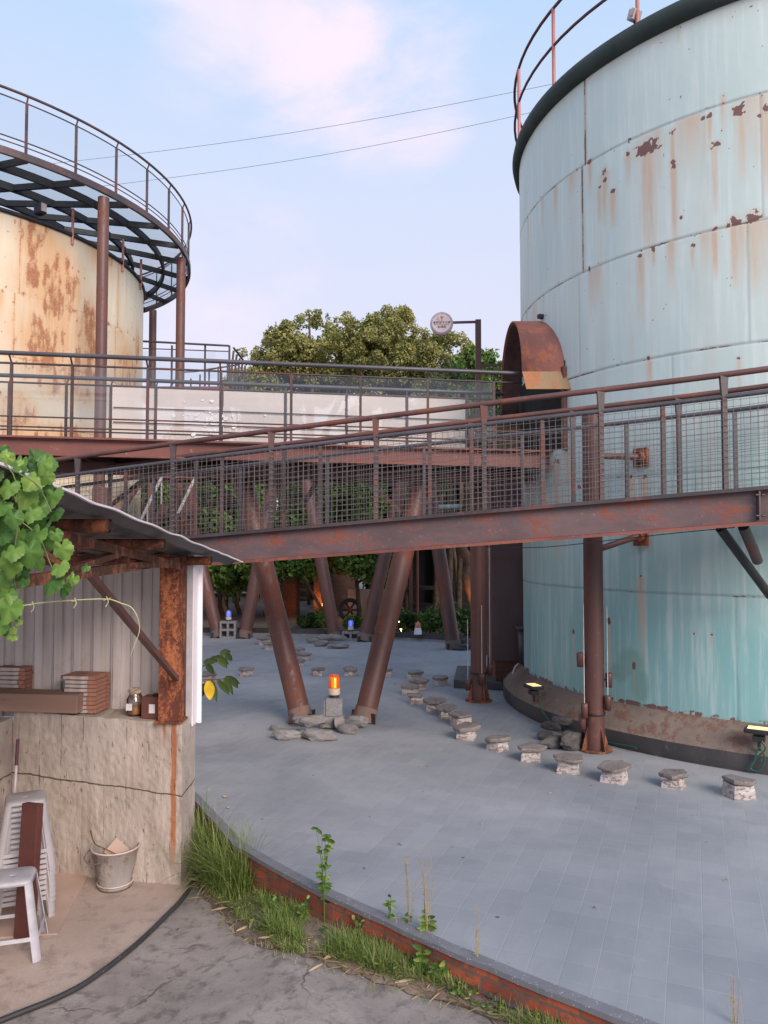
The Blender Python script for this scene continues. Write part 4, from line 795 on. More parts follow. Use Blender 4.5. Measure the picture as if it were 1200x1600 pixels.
def raking(name, base, top, r, lab, grp, seam=None, collar=True):
    base = Vector(base); top = Vector(top); c = thing(name, base, lab, 'column', grp); d = (top - base).normalized()
    MB().tube([base - Vector((0, 0, 0.0)), base.lerp(top, .5), top], r, 28).build('shaft', 'rust_steel', c)
    if seam: q = base.lerp(top, seam); MB().tube([q - d * .006, q + d * .006], r + .004, 28).build('weld_seam', 'flange_red', c)
    if collar:
        q = d * .17; sk = painted_rust('collar_rust', (0.19, 0.14, 0.12), rust=(0.22, 0.09, 0.05), pale=(0.35, 0.27, 0.24), amount=.4, palea=.5, rough=.9)
        MB().tube([base + d * 0.005, base + q], [r + .012, r + .008], 28).build('base_sleeve', sk, c)
        gs = MB()
        for k in range(4):
            a = math.pi / 4 + k * math.pi / 2; e = Vector((math.cos(a), math.sin(a), 0)); gs.box(base + e * (r + .035) + Vector((0, 0, .06)), (.07, .012, .12), rotz(a))
        gs.build('gusset_plate', 'rail_steel', c)
    return c
gV = 'paired slanting pipe columns'
tl = P(378, 715, 10.0); raking('raking_column', G(472, 1128, 0), (tl.x, 9.9, 3.06), .128, 'thick near slanting column, left one of the pair by the amber beacon', gV, seam=.33)
tr_ = P(661, 715, 10.0); raking('raking_column', G(568, 1128, 0), (tr_.x, 9.9, 3.06), .128, 'thick near slanting column, right one of the pair by the amber beacon', gV, seam=.33)
for (bx, by), (tx, ty), lab in (((342, 996), (291, 790), 'far slanting column standing left of the cinder block with a blue beacon, nearest the shed post'), ((382, 997), (430, 740), 'far slanting column standing right of the upright cinder block with a blue beacon'),
                          ((524, 1000), (478, 745), 'far slanting column between the amber beacon and the round iron wheel, left of the blue beacon'), ((570, 1002), (630, 745), 'far slanting column partly hidden behind the right near column, right of the blue beacon'), ((709, 1014), (668, 745), 'lone slanting column beside the dark rocks, left of the upright pipe column')):
    b = G(bx, by, 0); D = b.y + .6; t = P(tx, ty, D); raking('raking_column', b, t, .145, lab, gV)
fb2 = thing('far_footbridge', (0, 17.5, 3.6), 'farther rusty beam bridge seen below the glass walkway, on slanting columns', 'footbridge')
for off in (0, 1.3):
    MB().box((-1.2, 17.5 + off, 3.74), (9.5, .03, .2)).build('beam_web', 'rust_steel', fb2); MB().box((-1.2, 17.49 + off, 3.63), (9.5, .14, .022)).build('beam_flange', 'flange_red', fb2)
MB().box((-1.2, 18.15, 3.87), (9.5, 1.5, .06)).build('deck', 'deck_dark', fb2)

# marks left on the filmed glass: thin bars behind, splashes of white, faded word
fo = lambda px: gx(px, GW)
for z, xa_, xb_ in ((.55, 175, 735), (.36, 175, 640)): MB().tube([gp_(fo(xa_), GW - .02, z), gp_(fo(xb_), GW - .02, z - .02)], .007, 6).build('rail_bar', 'rail_steel', gw)
rs = random.Random(41); mb = MB()
for k in range(46):
    px = rs.gauss(322, 22) if k < 38 else rs.gauss(385, 12); cc = gp_(fo(px), GW - .035, .45 + rs.gauss(0, .11)); R0 = rs.uniform(.006, .035) if k < 38 else rs.uniform(.004, .012); nn = 9
    ring_ = [cc + Vector((math.cos(t) * R0 * rs.uniform(.5, 1.4), 0, math.sin(t) * R0 * rs.uniform(.4, 1.2))) for t in [2 * math.pi * q / nn for q in range(nn)]]
    mb.add([(p.x, gD(p.x) + GW - .014 - .0002 * k, p.z) for p in ring_], [tuple(range(nn))])
mb.build('paint_splash', simple('white_splash', (.85, .82, .80), .8, bump=0), gw)
# upright pipe columns with uplights
def upright(px, py, r, ztop, lab, lights):
    b = G(px, py, 0); c = thing('upright_column', b, lab, 'column', 'upright pipe columns under the walkways')
    MB().tube([b, b + Vector((0, 0, ztop))], r, 28).build('shaft', 'rust_steel', c)
    MB().lathe([(r + .0, ztop), (r + .012, ztop), (r + .012, ztop + .012), (.001, ztop + .012)], b, 24).build('cap', 'rail_steel', c)
    ft = MB().lathe([(r + .075, .004), (r + .075, .016), (r + .01, .016)], b, 24)
    for k in range(4):
        a = k * math.pi / 2 + .4; e = Vector((math.cos(a), math.sin(a), 0)); s_ = Vector((-e.y, e.x, 0)) * .006; q = b + e * (r - .002)
        ft.add([q - s_ + Vector((0, 0, .016)), q + e * .07 - s_ + Vector((0, 0, .016)), q - s_ + Vector((0, 0, .26)), q + s_ + Vector((0, 0, .016)), q + e * .07 + s_ + Vector((0, 0, .016)), q + s_ + Vector((0, 0, .26))], [(0, 1, 2), (3, 5, 4), (0, 3, 4, 1), (1, 4, 5, 2), (2, 5, 3, 0)])
    ft.build('gusset_plate', 'rust_purlin', c)
    MB().lathe([(r + .005, .36), (r + .009, .365), (r + .009, .385), (r + .005, .39)], b, 24).build('clamp_band', 'black_steel', c)
    for (da, z, rod) in lights:
        e = Vector((math.cos(da), math.sin(da), 0)); q = b + e * (r + .045)
        L_ = MB().lathe([(.0, z - .075), (.034, z - .075), (.036, z + .02), (.036, z + .065), (.030, z + .07), (.0, z + .066)], q, 14).build('uplight', 'rust_steel', c)
        MB().tube([b + e * r + Vector((0, 0, z)), q + Vector((0, 0, z))], .01, 6).build('bracket', 'black_steel', c)
        if rod: MB().tube([q + Vector((0, 0, z + .07)), q + Vector((0, 0, z + .07 + rod))], .0045, 6).build('light_rod', 'led_warm' if rod == .62 else 'white_pole', c)
    return b
b945 = upright(930, 1172, .098, 3.46, 'upright pipe column with strapped-on uplights standing closest to the camera, before the teal tank plinth', [(R_(-150), .42, 1.0), (R_(-40), .50, 0.9), (R_(-15), .72, 0), (R_(178), .92, 0), (R_(-165), .30, 0)])
b747 = upright(748, 1095, .105, 3.1, 'upright pipe column with pale light rods standing beside the brown steel vestibule', [(R_(-170), .22, .8), (R_(-80), .32, .9), (R_(-10), .42, 1.6)])
upright(787, 1040, .085, 3.1, 'slim upright column half hidden behind the ramp mesh at the tank entrance', [])
upright(857, 1030, .06, 3.2, 'thin upright post against the teal tank below the entrance hood', [])
# struts from the column to lugs on the tank
for (px, py, z) in ((1003, 715, 0), (1003, 838, 0)):
    ph, zz = cyl_hit(px, py, TC, TR); q = Vector((TC.x + TR * math.cos(ph), TC.y + TR * math.sin(ph), zz)); e = Vector((math.cos(ph), math.sin(ph), 0))
    lg = thing('tank_lug', q, 'rusty welded lug %s on the teal tank holding the column strut' % ('seen through the mesh railing' if py < 800 else 'just under the ramp beam'), 'bracket', 'rusty lugs holding the struts')
    MB().box(q + e * .02, (.03, .17, .2), rotz(ph)).build('plate', 'heavy_rust', lg); MB().tube([q, q + e * .10], .06, 12).build('socket', 'heavy_rust', lg)
    start = b945 + Vector((.09, .02, (2.06 if py > 800 else zz))); MB().tube([start, q + e * .08], .033, 10).build('strut', 'rust_steel', lg)

# ---------------------------------------------------------------- entrance hood, vestibule, step
hd = thing('entrance_hood', (1.65, 9.95, 3.3), 'rusty arched barrel hood over the tank doorway at the end of the glass walkway', 'hood')
hc, hrr, zs = 9.95, .85, 4.13; prof = [(hc - hrr - .01, zs - .02)] + [(hc - hrr * math.cos(a), zs + hrr * math.sin(a)) for a in np.linspace(0, math.pi, 28)] + [(hc + hrr, zs - .35)]
def shellx(prof, x0, x1, t, name, mat):
    vs = []; n = len(prof)
    for x in (x0, x1):
        for (y, z) in prof: vs.append((x, y, z))
    o = MB().add(vs, [(i, i + 1, n + i + 1, n + i) for i in range(n - 1)], True).build(name, mat, hd, fix=False)
    sm = o.modifiers.new('solid', 'SOLIDIFY'); sm.thickness = t; sm.offset = 0; return o
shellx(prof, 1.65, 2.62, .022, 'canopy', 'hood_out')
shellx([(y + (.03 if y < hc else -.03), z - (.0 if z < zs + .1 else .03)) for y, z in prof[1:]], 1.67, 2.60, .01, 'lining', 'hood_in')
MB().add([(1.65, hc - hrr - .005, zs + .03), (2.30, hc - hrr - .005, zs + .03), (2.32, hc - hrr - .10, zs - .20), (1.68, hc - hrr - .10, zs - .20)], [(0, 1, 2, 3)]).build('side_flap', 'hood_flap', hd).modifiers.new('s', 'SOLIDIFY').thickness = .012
MB().box((1.72, hc + hrr - .02, 3.62), (.50, .02, .36)).build('side_panel', 'hood_flap', hd)
pa, pb = math.atan2(9.12 - TC.y, -3.2), math.atan2(10.75 - TC.y, -3.5); pa %= 2 * math.pi; pb %= 2 * math.pi
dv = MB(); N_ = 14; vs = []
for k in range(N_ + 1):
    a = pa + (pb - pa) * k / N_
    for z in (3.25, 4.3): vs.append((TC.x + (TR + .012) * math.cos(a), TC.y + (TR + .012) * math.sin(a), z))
dv.add(vs, [(2 * k, 2 * k + 2, 2 * k + 3, 2 * k + 1) for k in range(N_)], True).build('doorway', 'dark_void', hd)  # black patch on the shell, painted for the shade inside the opening
for a in (pa,): MB().box((TC.x + (TR + .03) * math.cos(a), TC.y + (TR + .03) * math.sin(a), 3.72), (.05, .05, 1.0), rotz(a)).build('door_jamb', 'rust_steel', hd)
ph, zz = cyl_hit(849, 495, TC, TR); q = Vector((TC.x + (TR + .03) * math.cos(ph), TC.y + (TR + .03) * math.sin(ph), zz))
cctv = thing('security_camera', q, 'tiny dark camera fixed on the teal tank above the entrance hood', 'camera'); MB().box(q, (.09, .06, .055), rotz(.5)).build('housing', 'black_steel', cctv, bevel=.008); MB().tube([q, q + Vector((.06, .03, .0))], .012, 6).build('bracket', 'black_steel', cctv)
hl = thing('entrance_hood', (P(-8, 575, 14).x, 14, 3.6), 'dark rusty arched doorway hood on the cream tank, cut by the left frame edge', 'hood'); hx = P(-82, 590, 13.6)
MB().lathe([(.42, 0), (.42, -.7), (.38, -.7), (.38, 0)], (hx.x, 13.9, 5.05), 24, ax=rot('X', R_(90)) ).build('canopy', 'hood_in', hl)
MB().box((hx.x, 13.9, 4.4), (.84, .7, 1.2)).build('door_body', 'hood_in', hl)
vb = thing('steel_vestibule', (1.85, 11.6, 0), 'tall brown steel cabinet at the foot of the teal tank behind the pipe column', 'cabinet')
MB().box((1.86, 11.75, 1.92), (.60, 1.1, 3.0)).build('panel', 'vestibule', vb); MB().box((1.86, 11.193, 1.9), (.61, .012, .02)).build('seam_strip', 'rust_steel', vb)
MB().box((1.88, 11.7, .27), (.52, .9, .29)).build('brick_base', 'brick_far', vb)
sl = MB().prism([(1.02, 11.35), (2.1, 11.05), (2.5, 12.4), (1.2, 12.7)], 0.001, .12).build('concrete_step', 'slab_dark', loc=(1.6, 11.8, 0), bevel=.01); tag(sl, 'low dark slab step in front of the brown steel cabinet', 'step')
q = Vector((2.0, 10.95, .42)); bn = thing('waste_bin', (q.x, q.y, q.z), 'dark tapered bin hung between the brown cabinet and the teal tank', 'bin')
MB().lathe([(.0, 0), (.095, 0), (.11, .48), (.10, .48), (.09, .03)], q, 18).build('body', 'bin', bn); MB().box(q + Vector((0, 0, .5)), (.25, .24, .03)).build('lid', 'slab_dark', bn, bevel=.006)
cd = [P(801, 1085, 10.9), P(800, 1062, 10.9), P(804, 1044, 10.9), P(812, 1036, 10.95), P(820, 1034, 11)]; cd[0].z = .01
tag(MB().tube(smooth_path(cd), .012, 8).build('conduit', 'white_pole', loc=tuple(cd[0])), 'thin pale conduit looping up the plinth beside the dark bin', 'conduit')

# plinth floodlights with green hoses
for px, py, lab, hs in ((841, 1066, 'lit floodlight on the tank plinth near the dark bin, trailing a green hose', [(843, 1080), (845, 1105), (858, 1125), (880, 1137), (915, 1150), (950, 1160), (985, 1166), (995, 1170)]), (1187, 1146, 'lit floodlight on the tank plinth at the right frame edge, above tangled green hose', [(1190, 1158), (1196, 1170), (1182, 1185), (1172, 1200), (1186, 1204), (1195, 1185), (1186, 1168), (1178, 1190), (1170, 1203)])):
    ph, z = cyl_hit(px, py, TC, 3.74); q = Vector((TC.x + 3.80 * math.cos(ph), TC.y + 3.80 * math.sin(ph), .37)); fl2 = thing('floodlight', q, lab, 'floodlight', 'floodlights on the tank plinth')
    rm = rotz(ph)
    MB().box(q + Vector((0, 0, .02)), (.16, .24, .04), rm).build('housing', 'black_steel', fl2, bevel=.008); MB().box(q + Vector((0, 0, .043)), (.11, .18, .006), rm).build('lens', 'led_warm', fl2)
    MB().tube([q + Vector((0, 0, -.16)), q], .015, 8).box(q + Vector((0, 0, -.05)), (.10, .10, .05), rm).build('bracket', 'black_steel', fl2)
    pts = []
    for k, (a, b) in enumerate(hs):
        g = G(a, b, .02); ph2, _ = cyl_hit(a, b, TC, 3.86)
        d = pix_dir(a, b); 
        if ((g.x - TC.x) ** 2 + (g.y - TC.y) ** 2) ** .5 < 3.86:
            u, zz = cyl_hit(a, b, TC, 3.86); g = Vector((TC.x + 3.86 * math.cos(u), TC.y + 3.86 * math.sin(u), max(.02, zz)))
        pts.append(g)
    tag(MB().tube(smooth_path(pts), .009, 6).build('green_hose', 'hose_green', loc=tuple(pts[0])), 'green hose ' + ('trailing along the plinth behind the closest upright column' if px < 900 else 'knotted below the floodlight at the right edge'), 'hose')

# ---------------------------------------------------------------- stone seats
seats = [ # px, bottom y, width px, label
 (324, 1066, 34, 'stone seat nearest the white shed post, behind the leafy twig'), (385, 1056, 27, 'stone seat standing alone between the shed and the near left column'), (495, 1055, 24, 'stone seat just right of the near left column, first of the middle row'),
 (547, 1055, 24, 'stone seat between the two near columns, right behind the amber beacon'), (604, 1056, 24, 'stone seat half hidden by the right near column'), (648, 1062, 30, 'rearmost stone seat of the curved row at its crowded bend'),
 (654, 1077, 34, 'second stone seat from the back in the crowded bend, broad thin slab'), (641, 1086, 33, 'leftmost stone seat of the crowded bend'), (649, 1099, 32, 'front stone seat of the crowded bend, on a wide white foot'),
 (689, 1070, 27, 'lone stone seat to the right of the crowded bend'), (678, 1110, 38, 'stone seat below the crowded bend, with a wide slab'), (699, 1121, 38, 'stone seat third along after the crowded bend, slab tipped to the right'),
 (720, 1134, 44, 'stone seat with the broadest thin flat slab, mid curve'), (729, 1154, 43, 'stone seat with a wide white mortar foot, just before the one below the pipe column'), (777, 1171, 42, 'stone seat straight below the upright pipe column by the cabinet'),
 (829, 1187, 47, 'stone seat left of the dark rock pile by the closest upright column'), (888, 1205, 52, 'stone seat in front of the dark rock pile, pointed slab'), (960, 1220, 56, 'stone seat just right of the closest upright column, angular slab'),
 (1052, 1229, 48, 'stone seat second from the right frame edge'), (1154, 1244, 60, 'largest stone seat, closest to the right frame edge'), (474, 1032, 26, 'stone seat with the upper slab of two, right of the near left column top shadow'),
 (467, 1041, 22, 'stone seat peeking from behind the near left column, lowest of the far three'), (466, 1024, 24, 'small far stone seat above the two behind the near left column'), (420, 1014, 22, 'far stone seat left of the near left column, front one of that trio'),
 (413, 1007, 26, 'far stone seat with tilted slab, left of the near left column'), (424, 1000, 16, 'farthest small stone seat beside the near left column')]
for k, (px, py, wpx, lab) in enumerate(seats):
    b = G(px, py, 0); sc = wpx * b.y / 1200 / .30; h = min(.145, max(.115, .135 * sc)); s_ = thing('stone_stool', b, lab, 'stone seat', 'low stone seats dotted round the plaza'); a0 = random.uniform(0, 1.5)
    w0 = .098 * sc; mb = MB(); nl = 5; ring_ = 16
    vs = []; fs = []
    for i in range(nl + 1):
        z = .0 + (h - .035) * i / nl; ww = w0 * (1.08 - .12 * i / nl)
        for j in range(ring_):
            t = 2 * math.pi * j / ring_; c_, s__ = math.cos(t), math.sin(t); r = ww / max(abs(c_), abs(s__)) * (.92 if abs(abs(c_) - abs(s__)) > .3 else .86); r *= 1 + random.uniform(-.045, .045); p = rotz(a0) @ Vector((r * c_, r * s__, 0)); vs.append(b + p + Vector((0, 0, z)))
    for i in range(nl): fs += [(i * ring_ + j, i * ring_ + (j + 1) % ring_, (i + 1) * ring_ + (j + 1) % ring_, (i + 1) * ring_ + j) for j in range(ring_)]
    fs.append(tuple(range(nl * ring_, nl * ring_ + ring_))); mb.add(vs, fs).build('pedestal', 'mortar', s_)
    nn = random.choice((5, 6, 7)); tilt = rot('X', random.uniform(-.08, .08)) @ rot('Y', random.uniform(-.1, .1)); cen = b + Vector((random.uniform(-.015, .015), random.uniform(-.01, .01), h - .018)); poly = []
    for j in range(nn):
        t = a0 * 2 + 2 * math.pi * (j + random.uniform(-.22, .22)) / nn; r = .145 * sc * random.uniform(.88, 1.12); poly.append(Vector((r * math.cos(t), r * .95 * math.sin(t), 0)))
    fine = []
    for j in range(nn):
        a_, b_ = poly[j], poly[(j + 1) % nn]
        for q in range(4): fine.append(a_.lerp(b_, q / 4) * random.uniform(.96, 1.03))
    th = random.uniform(.030, .05); vs = []; m_ = len(fine)
    for lz, sc2 in ((-th / 2, .86), (-th * .2, .98), (th * .25, 1.0), (th / 2, .95)):
        for p in fine: vs.append(cen + tilt @ Vector((p.x * sc2 * random.uniform(.985, 1.015), p.y * sc2, lz + random.uniform(-.003, .003))))
    fs = [(i * m_ + j, i * m_ + (j + 1) % m_, (i + 1) * m_ + (j + 1) % m_, (i + 1) * m_ + j) for i in range(3) for j in range(m_)] + [tuple(range(3 * m_, 4 * m_)), tuple(range(m_))[::-1]]
    MB().add(vs, fs).build('cap_slab', 'cap_stone', s_)

# rocks
def pile(items, mat, grp):
    for k, (px, py, wpx, hpx, z, lab, ang) in enumerate(items):
        b = G(px, py, 0); s = b.y / 1200; rm = rotz(ang) @ rot('Y', random.uniform(-.12, .12))
        hz = hpx * 1.05 * s / 2 / .75; tag(rock((b.x, b.y, z + hz * .72), wpx * s / 2, wpx * s / 2 * .42, hz, k + px * .1, 3, .22, rm).build('slate_rock', mat, loc=(b.x, b.y, z)), lab, 'rock', grp)
pile([(447, 1155, 48, 15, 0, 'long flat slate rock at the left end of the beacon pile', .1), (497, 1156, 58, 16, 0, 'broad slate rock at the bottom front of the beacon pile', -.1), (487, 1148, 50, 15, .10, 'slate rock lying on top of the broad front one in the beacon pile', .05), (543, 1146, 34, 14, 0, 'dark grey tilted slate rock right of centre in the beacon pile', -.5), (556, 1137, 40, 15, .02, 'slate rock at the right end of the beacon pile against the column base', -.35),
      (512, 1140, 34, 16, .03, 'slate rock directly under the beacon block', .3), (470, 1138, 26, 8, .08, 'thin slate flake by the left column base', .1), (428, 1142, 18, 8, 0, 'small dark slate chip lying apart, left of the beacon pile', -.6), (530, 1142, 22, 18, .03, 'slate rock propped upright against the beacon block', .9)], 'slate_rock', 'slate rocks round the beacon')
pile([(489, 1005, 20, 8, 0, 'small far slate rock at the left of the far flat pile', 0), (502, 1010, 22, 8, 0, 'far slate rock at the front left of the far flat pile', 0), (508, 1004, 24, 8, .06, 'far slate rock on top of the far flat pile', 0), (526, 1006, 28, 9, .07, 'long far slate rock on top right of the far flat pile', .1), (529, 1013, 34, 7, 0, 'thin far slate rock at the front right of the far flat pile', 0)], 'slate_rock', 'flat slate rocks near the far columns')
pile([(866, 1168, 54, 17, 0, 'long grey rock at the left of the dark pile by the closest upright column', .5), (896, 1170, 60, 26, 0, 'largest dark rock of the pile leaning by the closest upright column', .7), (862, 1148, 30, 12, .05, 'small dark rock on top of the pile by the closest upright column', -.4), (880, 1146, 34, 12, .10, 'upper dark rock of the pile behind the grey one', -.3), (852, 1156, 26, 12, 0, 'flat rock at the outer left of the pile by the closest upright column', .2)], 'drift', 'dark rocks by the upright column')
pile([(728, 1008, 24, 10, .0, 'dark far rock beside the lone slanting column', .2), (722, 1016, 30, 9, 0, 'front flat dark rock beside the lone slanting column', -.1), (738, 1014, 26, 14, 0, 'rounded dark rock partly behind the upright pipe column', .1)], 'drift', 'dark rocks by the lone slanting column')

# beacons on blocks
def beacon(b, s, dome, glow, core, lab, block, blab, rx=0):
    b = Vector(b); top = b.z
    cb = thing('cinder_block', b, blab, 'concrete block', 'concrete blocks under the beacons')
    if block == 'up': MB().box(b + Vector((0, 0, .17)), (.19, .19, .34), rotz(.06)).build('block', 'cinder', cb, bevel=.006); MB().box(b + Vector((-.105, -.03, .17)), (.02, .10, .30), rotz(.06)).build('side_web', 'cinder', cb); top += .34
    else:
        w_, hh, dd = block; t = .045; mb = MB(); z0 = b.z; mb.box((b.x, b.y + dd / 2 - .012, z0 + hh / 2), (w_ - .004, .02, hh - .006))
        for x in (-w_ / 2 + t / 2, 0, w_ / 2 - t / 2): mb.box((b.x + x, b.y, z0 + hh / 2), (t, dd, hh - .004))
        for z in ((t / 2, hh - t / 2) if hh < .3 else (t / 2, hh / 2, hh - t / 2)): mb.box((b.x, b.y, z0 + z), (w_ - .002, dd - .004, t))
        mb.build('block', 'cinder', cb); top += hh
    q = Vector((b.x, b.y, top)); be = thing('warning_beacon', q, lab, 'beacon', 'rotating beacon lamps on blocks')
    MB().lathe([(.055 * s, 0), (.055 * s, .02 * s), (.02 * s, .02 * s), (.02 * s, .03 * s)], q, 16).build('mount', 'black_steel', be)
    MB().lathe([(.0, .03 * s), (.062 * s, .03 * s), (.066 * s, .04 * s), (.066 * s, .09 * s), (.060 * s, .10 * s), (0, .10 * s)], q, 24).build('base', 'beacon_base', be)
    MB().lathe([(.060 * s, .10 * s), (.062 * s, .12 * s), (.060 * s, .20 * s), (.050 * s, .235 * s), (.03 * s, .25 * s), (.001, .255 * s)], q, 24).build('dome', dome, be)
    MB().lathe([(.0, .11 * s), (.03 * s, .11 * s), (.03 * s, .215 * s), (.0, .215 * s)], q, 12).build('lamp', glow, be)
    if core: MB().box(q + Vector((.012 * s, -.034 * s, .16 * s)), (.02 * s, .01 * s, .10 * s)).build('reflector', core, be)
beacon(G(522, 1136, 0), 1.05, 'beacon_glass', 'lamp_amber', 'lamp_core', 'lit amber beacon lamp between the two near slanting columns', 'up', 'upright concrete block under the amber beacon')
beacon(G(357, 997, 0), .95, 'blue_dome', 'lamp_blue', None, 'blue beacon lamp on the cinder block farthest left', (.36, .38, .2), 'cinder block with four square holes between two far columns')
beacon(G(548, 1000, 0), 1.0, 'blue_dome', 'lamp_blue', None, 'blue beacon lamp tilted on the low cinder block by the far rock pile', (.38, .19, .2), 'low cinder block on its side behind the far rock pile')
q = G(653, 991, .15); sb_ = thing('warning_beacon', q, 'small red and white beacon standing on the dark kerb', 'beacon', 'rotating beacon lamps on blocks'); MB().lathe([(.09, 0), (.07, .14), (.0, .14)], q, 16).build('base', 'label_white', sb_); MB().lathe([(.06, .14), (.055, .24), (.001, .28)], q, 16).build('dome', 'sign_orange', sb_)

# ---------------------------------------------------------------- shed
shw = thing('concrete_wall', (-1.45, 5.6, GZ), 'waist-high board-marked concrete wall at the back of the shed with an orange rust run', 'wall')
def wD(X): return 5.62 - 0.18 * (X + 1.45)
nx, nz = 90, 34; vs = []; fs = []; zt = lambda X: .80 - .035 * (X + 1.45)
for i in range(nx + 1):
    X = -1.46 - 1.34 * i / nx
    for j in range(nz + 1):
        z = GZ + (zt(X) - GZ) * j / nz; bump_ = .010 * mnoise.noise(Vector((X * 9, 0, z * 2.5))) + .005 * mnoise.noise(Vector((X * 30, 3, z * 20))); vs.append((X, wD(X) + bump_, z + (.008 * mnoise.noise(Vector((X * 14, 7, 0))) if j == nz else 0)))
for i in range(nx): fs += [(i * (nz + 1) + j, (i + 1) * (nz + 1) + j, (i + 1) * (nz + 1) + j + 1, i * (nz + 1) + j + 1) for j in range(nz)]
k0 = len(vs)
for i in range(nx + 1): X = -1.46 - 1.34 * i / nx; vs.append((X, wD(X) + .42, zt(X)))
for i in range(nx): fs.append((i * (nz + 1) + nz, (i + 1) * (nz + 1) + nz, k0 + i + 1, k0 + i))
k1 = len(vs); 
for j in range(nz + 1): z = GZ + (zt(-1.46) - GZ) * j / nz; vs.append((-1.462 + .006 * mnoise.noise(Vector((0, 2, z * 9))), wD(-1.46) + .40, z))
for j in range(nz): fs.append((j, j + 1, k1 + j + 1, k1 + j))
MB().add(vs, fs, False).build('wall_face', 'form_wall', shw)
MB().box((-2.95, 4.3, .225), (.3, 3.1, 1.15)).build('return_wall', 'form_wall', shw)
shed = thing('lean_to_shed', (-2, 5, GZ), 'open lean-to shed with a white corrugated roof and rusty steel frame', 'shed')
# corrugated back wall
X = -1.50; pts = []
while X > -6.5:
    for dx, dy in ((0, 0), (.052, 0), (.057, .022), (.098, .022), (.103, 0), (.109, 0), (.112, .006), (.118, 0)): pts.append((X - dx * 1.35, 6.0 - .1 * (X + 1.45) * 1.0 - dy))
    X -= .16
vs = []
for (x, y) in pts: vs += [(x, y, .74), (x, y, 2.12)]
MB().add(vs, [(2 * i, 2 * i + 2, 2 * i + 3, 2 * i + 1) for i in range(len(pts) - 1)]).build('corrugated_wall', 'corr', shed, fix=False)
MB().box((-1.475, 5.86, 1.38), (.045, .006, 1.26)).build('corner_trim', 'trim_grey', shed); MB().box((-1.448, 5.935, 1.375), (.008, .16, 1.29)).build('corner_flashing', 'trim_white', shed)
MB().box((-1.432, 6.02, 1.37), (.03, .02, 1.30)).build('corner_edge', 'trim_white', shed)
# H column
hcx, hcy = -1.565, 5.70
MB().box((hcx - .0, hcy - .055, 1.41), (.155, .012, 1.20)).build('column_flange', 'heavy_rust', shed); MB().box((hcx, hcy + .07, 1.41), (.155, .012, 1.20)).build('column_flange', 'heavy_rust', shed); MB().box((hcx, hcy + .005, 1.41), (.012, .13, 1.20)).build('column_web', 'heavy_rust', shed)
MB().box((hcx + .078, hcy - .035, 1.41), (.012, .05, 1.20)).build('column_lip', 'heavy_rust', shed); MB().box((hcx, hcy, .812), (.2, .19, .014)).build('column_foot', 'heavy_rust', shed)
# roof sheet: slopes down away from the camera, raking right edge
def roofz(Y): return 2.335 - (Y - 2.7) * .0965
vs = []; fs = []; ny = 26; nxr = 150; XE = -1.26
for i in range(ny + 1):
    Y = 2.35 + (6.78 - 2.35) * i / ny
    for j in range(nxr + 1):
        X = XE - 4.5 * j / nxr + (0.0 if j else .0) ; c_ = .012 * max(-1, min(1, 1.6 * math.sin(Y * 0 + X * 2 * math.pi / .19)))
        vs.append((X + (.012 * mnoise.noise(Vector((Y * 2, 0, 0))) if j == 0 else 0), Y, roofz(Y) + c_ + .008 * mnoise.noise(Vector((X * 2, Y * 2, 0))) + (.012 * mnoise.noise(Vector((Y * 3.5, 1, 5))) if j < 4 else 0)))
fs = [(i * (nxr + 1) + j, i * (nxr + 1) + j + 1, (i + 1) * (nxr + 1) + j + 1, (i + 1) * (nxr + 1) + j) for i in range(ny) for j in range(nxr)]
rf = MB().add(vs, fs, True).build('roof_sheet', 'roof_under', shed, fix=False); sm = rf.modifiers.new('s', 'SOLIDIFY'); sm.thickness = .003
ed = [Vector((XE + .012 + .012 * mnoise.noise(Vector((2.35 + 4.43 * i / 60 * 1.0, 0, 0)) * 2), 2.35 + 4.43 * i / 60, roofz(2.35 + 4.43 * i / 60) + .006 + .010 * mnoise.noise(Vector(((2.35 + 4.43 * i / 60) * 3.5, 1, 5))))) for i in range(61)]
mb = MB()
for i in range(60): mb.beam(ed[i], ed[i + 1], .014, .009)
mb.build('roof_edge', 'trim_white', shed)
for (Y, xr) in ((3.65, -1.30), (4.56, -1.30), (5.84, -1.31), (2.75, -1.35)):
    z = roofz(Y) - .055; mb = MB(); mb.tube([(xr, Y, z), (-5.5, Y, z)], .034, 14, caps=False); mb.tube([(xr, Y, z), (xr - .3, Y, z)], .028, 14, caps=False); mb.build('purlin', 'rust_purlin', shed)
    MB().tube([(xr - .05, Y, z), (xr + .002, Y, z)], .025, 14).build('purlin_shade_plug', 'dark_void', shed)  # solid near-black plug: shade of the open pipe end put into colour
# side truss: bottom chord towards the camera, verticals, diagonals, knee brace
cx = -1.52; mb = MB().beam((cx, 5.72, 1.985), (cx, 2.2, 1.93), .045, .05).build('truss_chord', 'rust_purlin', shed)
MB().beam((cx + .005, 5.75, roofz(5.75) - .11), (cx + .005, 2.2, roofz(2.2) - .11), .05, .05).build('truss_top_chord', 'rust_purlin', shed)
for (ya, yb) in ((3.62, 3.62), (2.95, 2.95), (4.5, 4.5)): MB().beam((cx + .01, ya, 1.96), (cx + .01, yb, roofz(yb) - .12), .035, .035).build('truss_vertical', 'rust_purlin', shed)
for (ya, yb) in ((3.62, 3.05), (3.66, 4.35), (4.55, 5.3)): MB().beam((cx + .015, ya, 1.98), (cx + .015, yb, roofz(yb) - .13), .04, .03).build('truss_diagonal', 'rust_purlin', shed)
MB().beam((cx + .01, 3.95, 1.95), (-1.50, 5.60, 1.13), .036, .036).build('knee_brace', 'rust_steel', shed)
MB().beam((-1.6, 5.78, 2.0), (-5.5, 5.9, 2.0), .05, .06).build('eaves_beam', 'rust_purlin', shed)

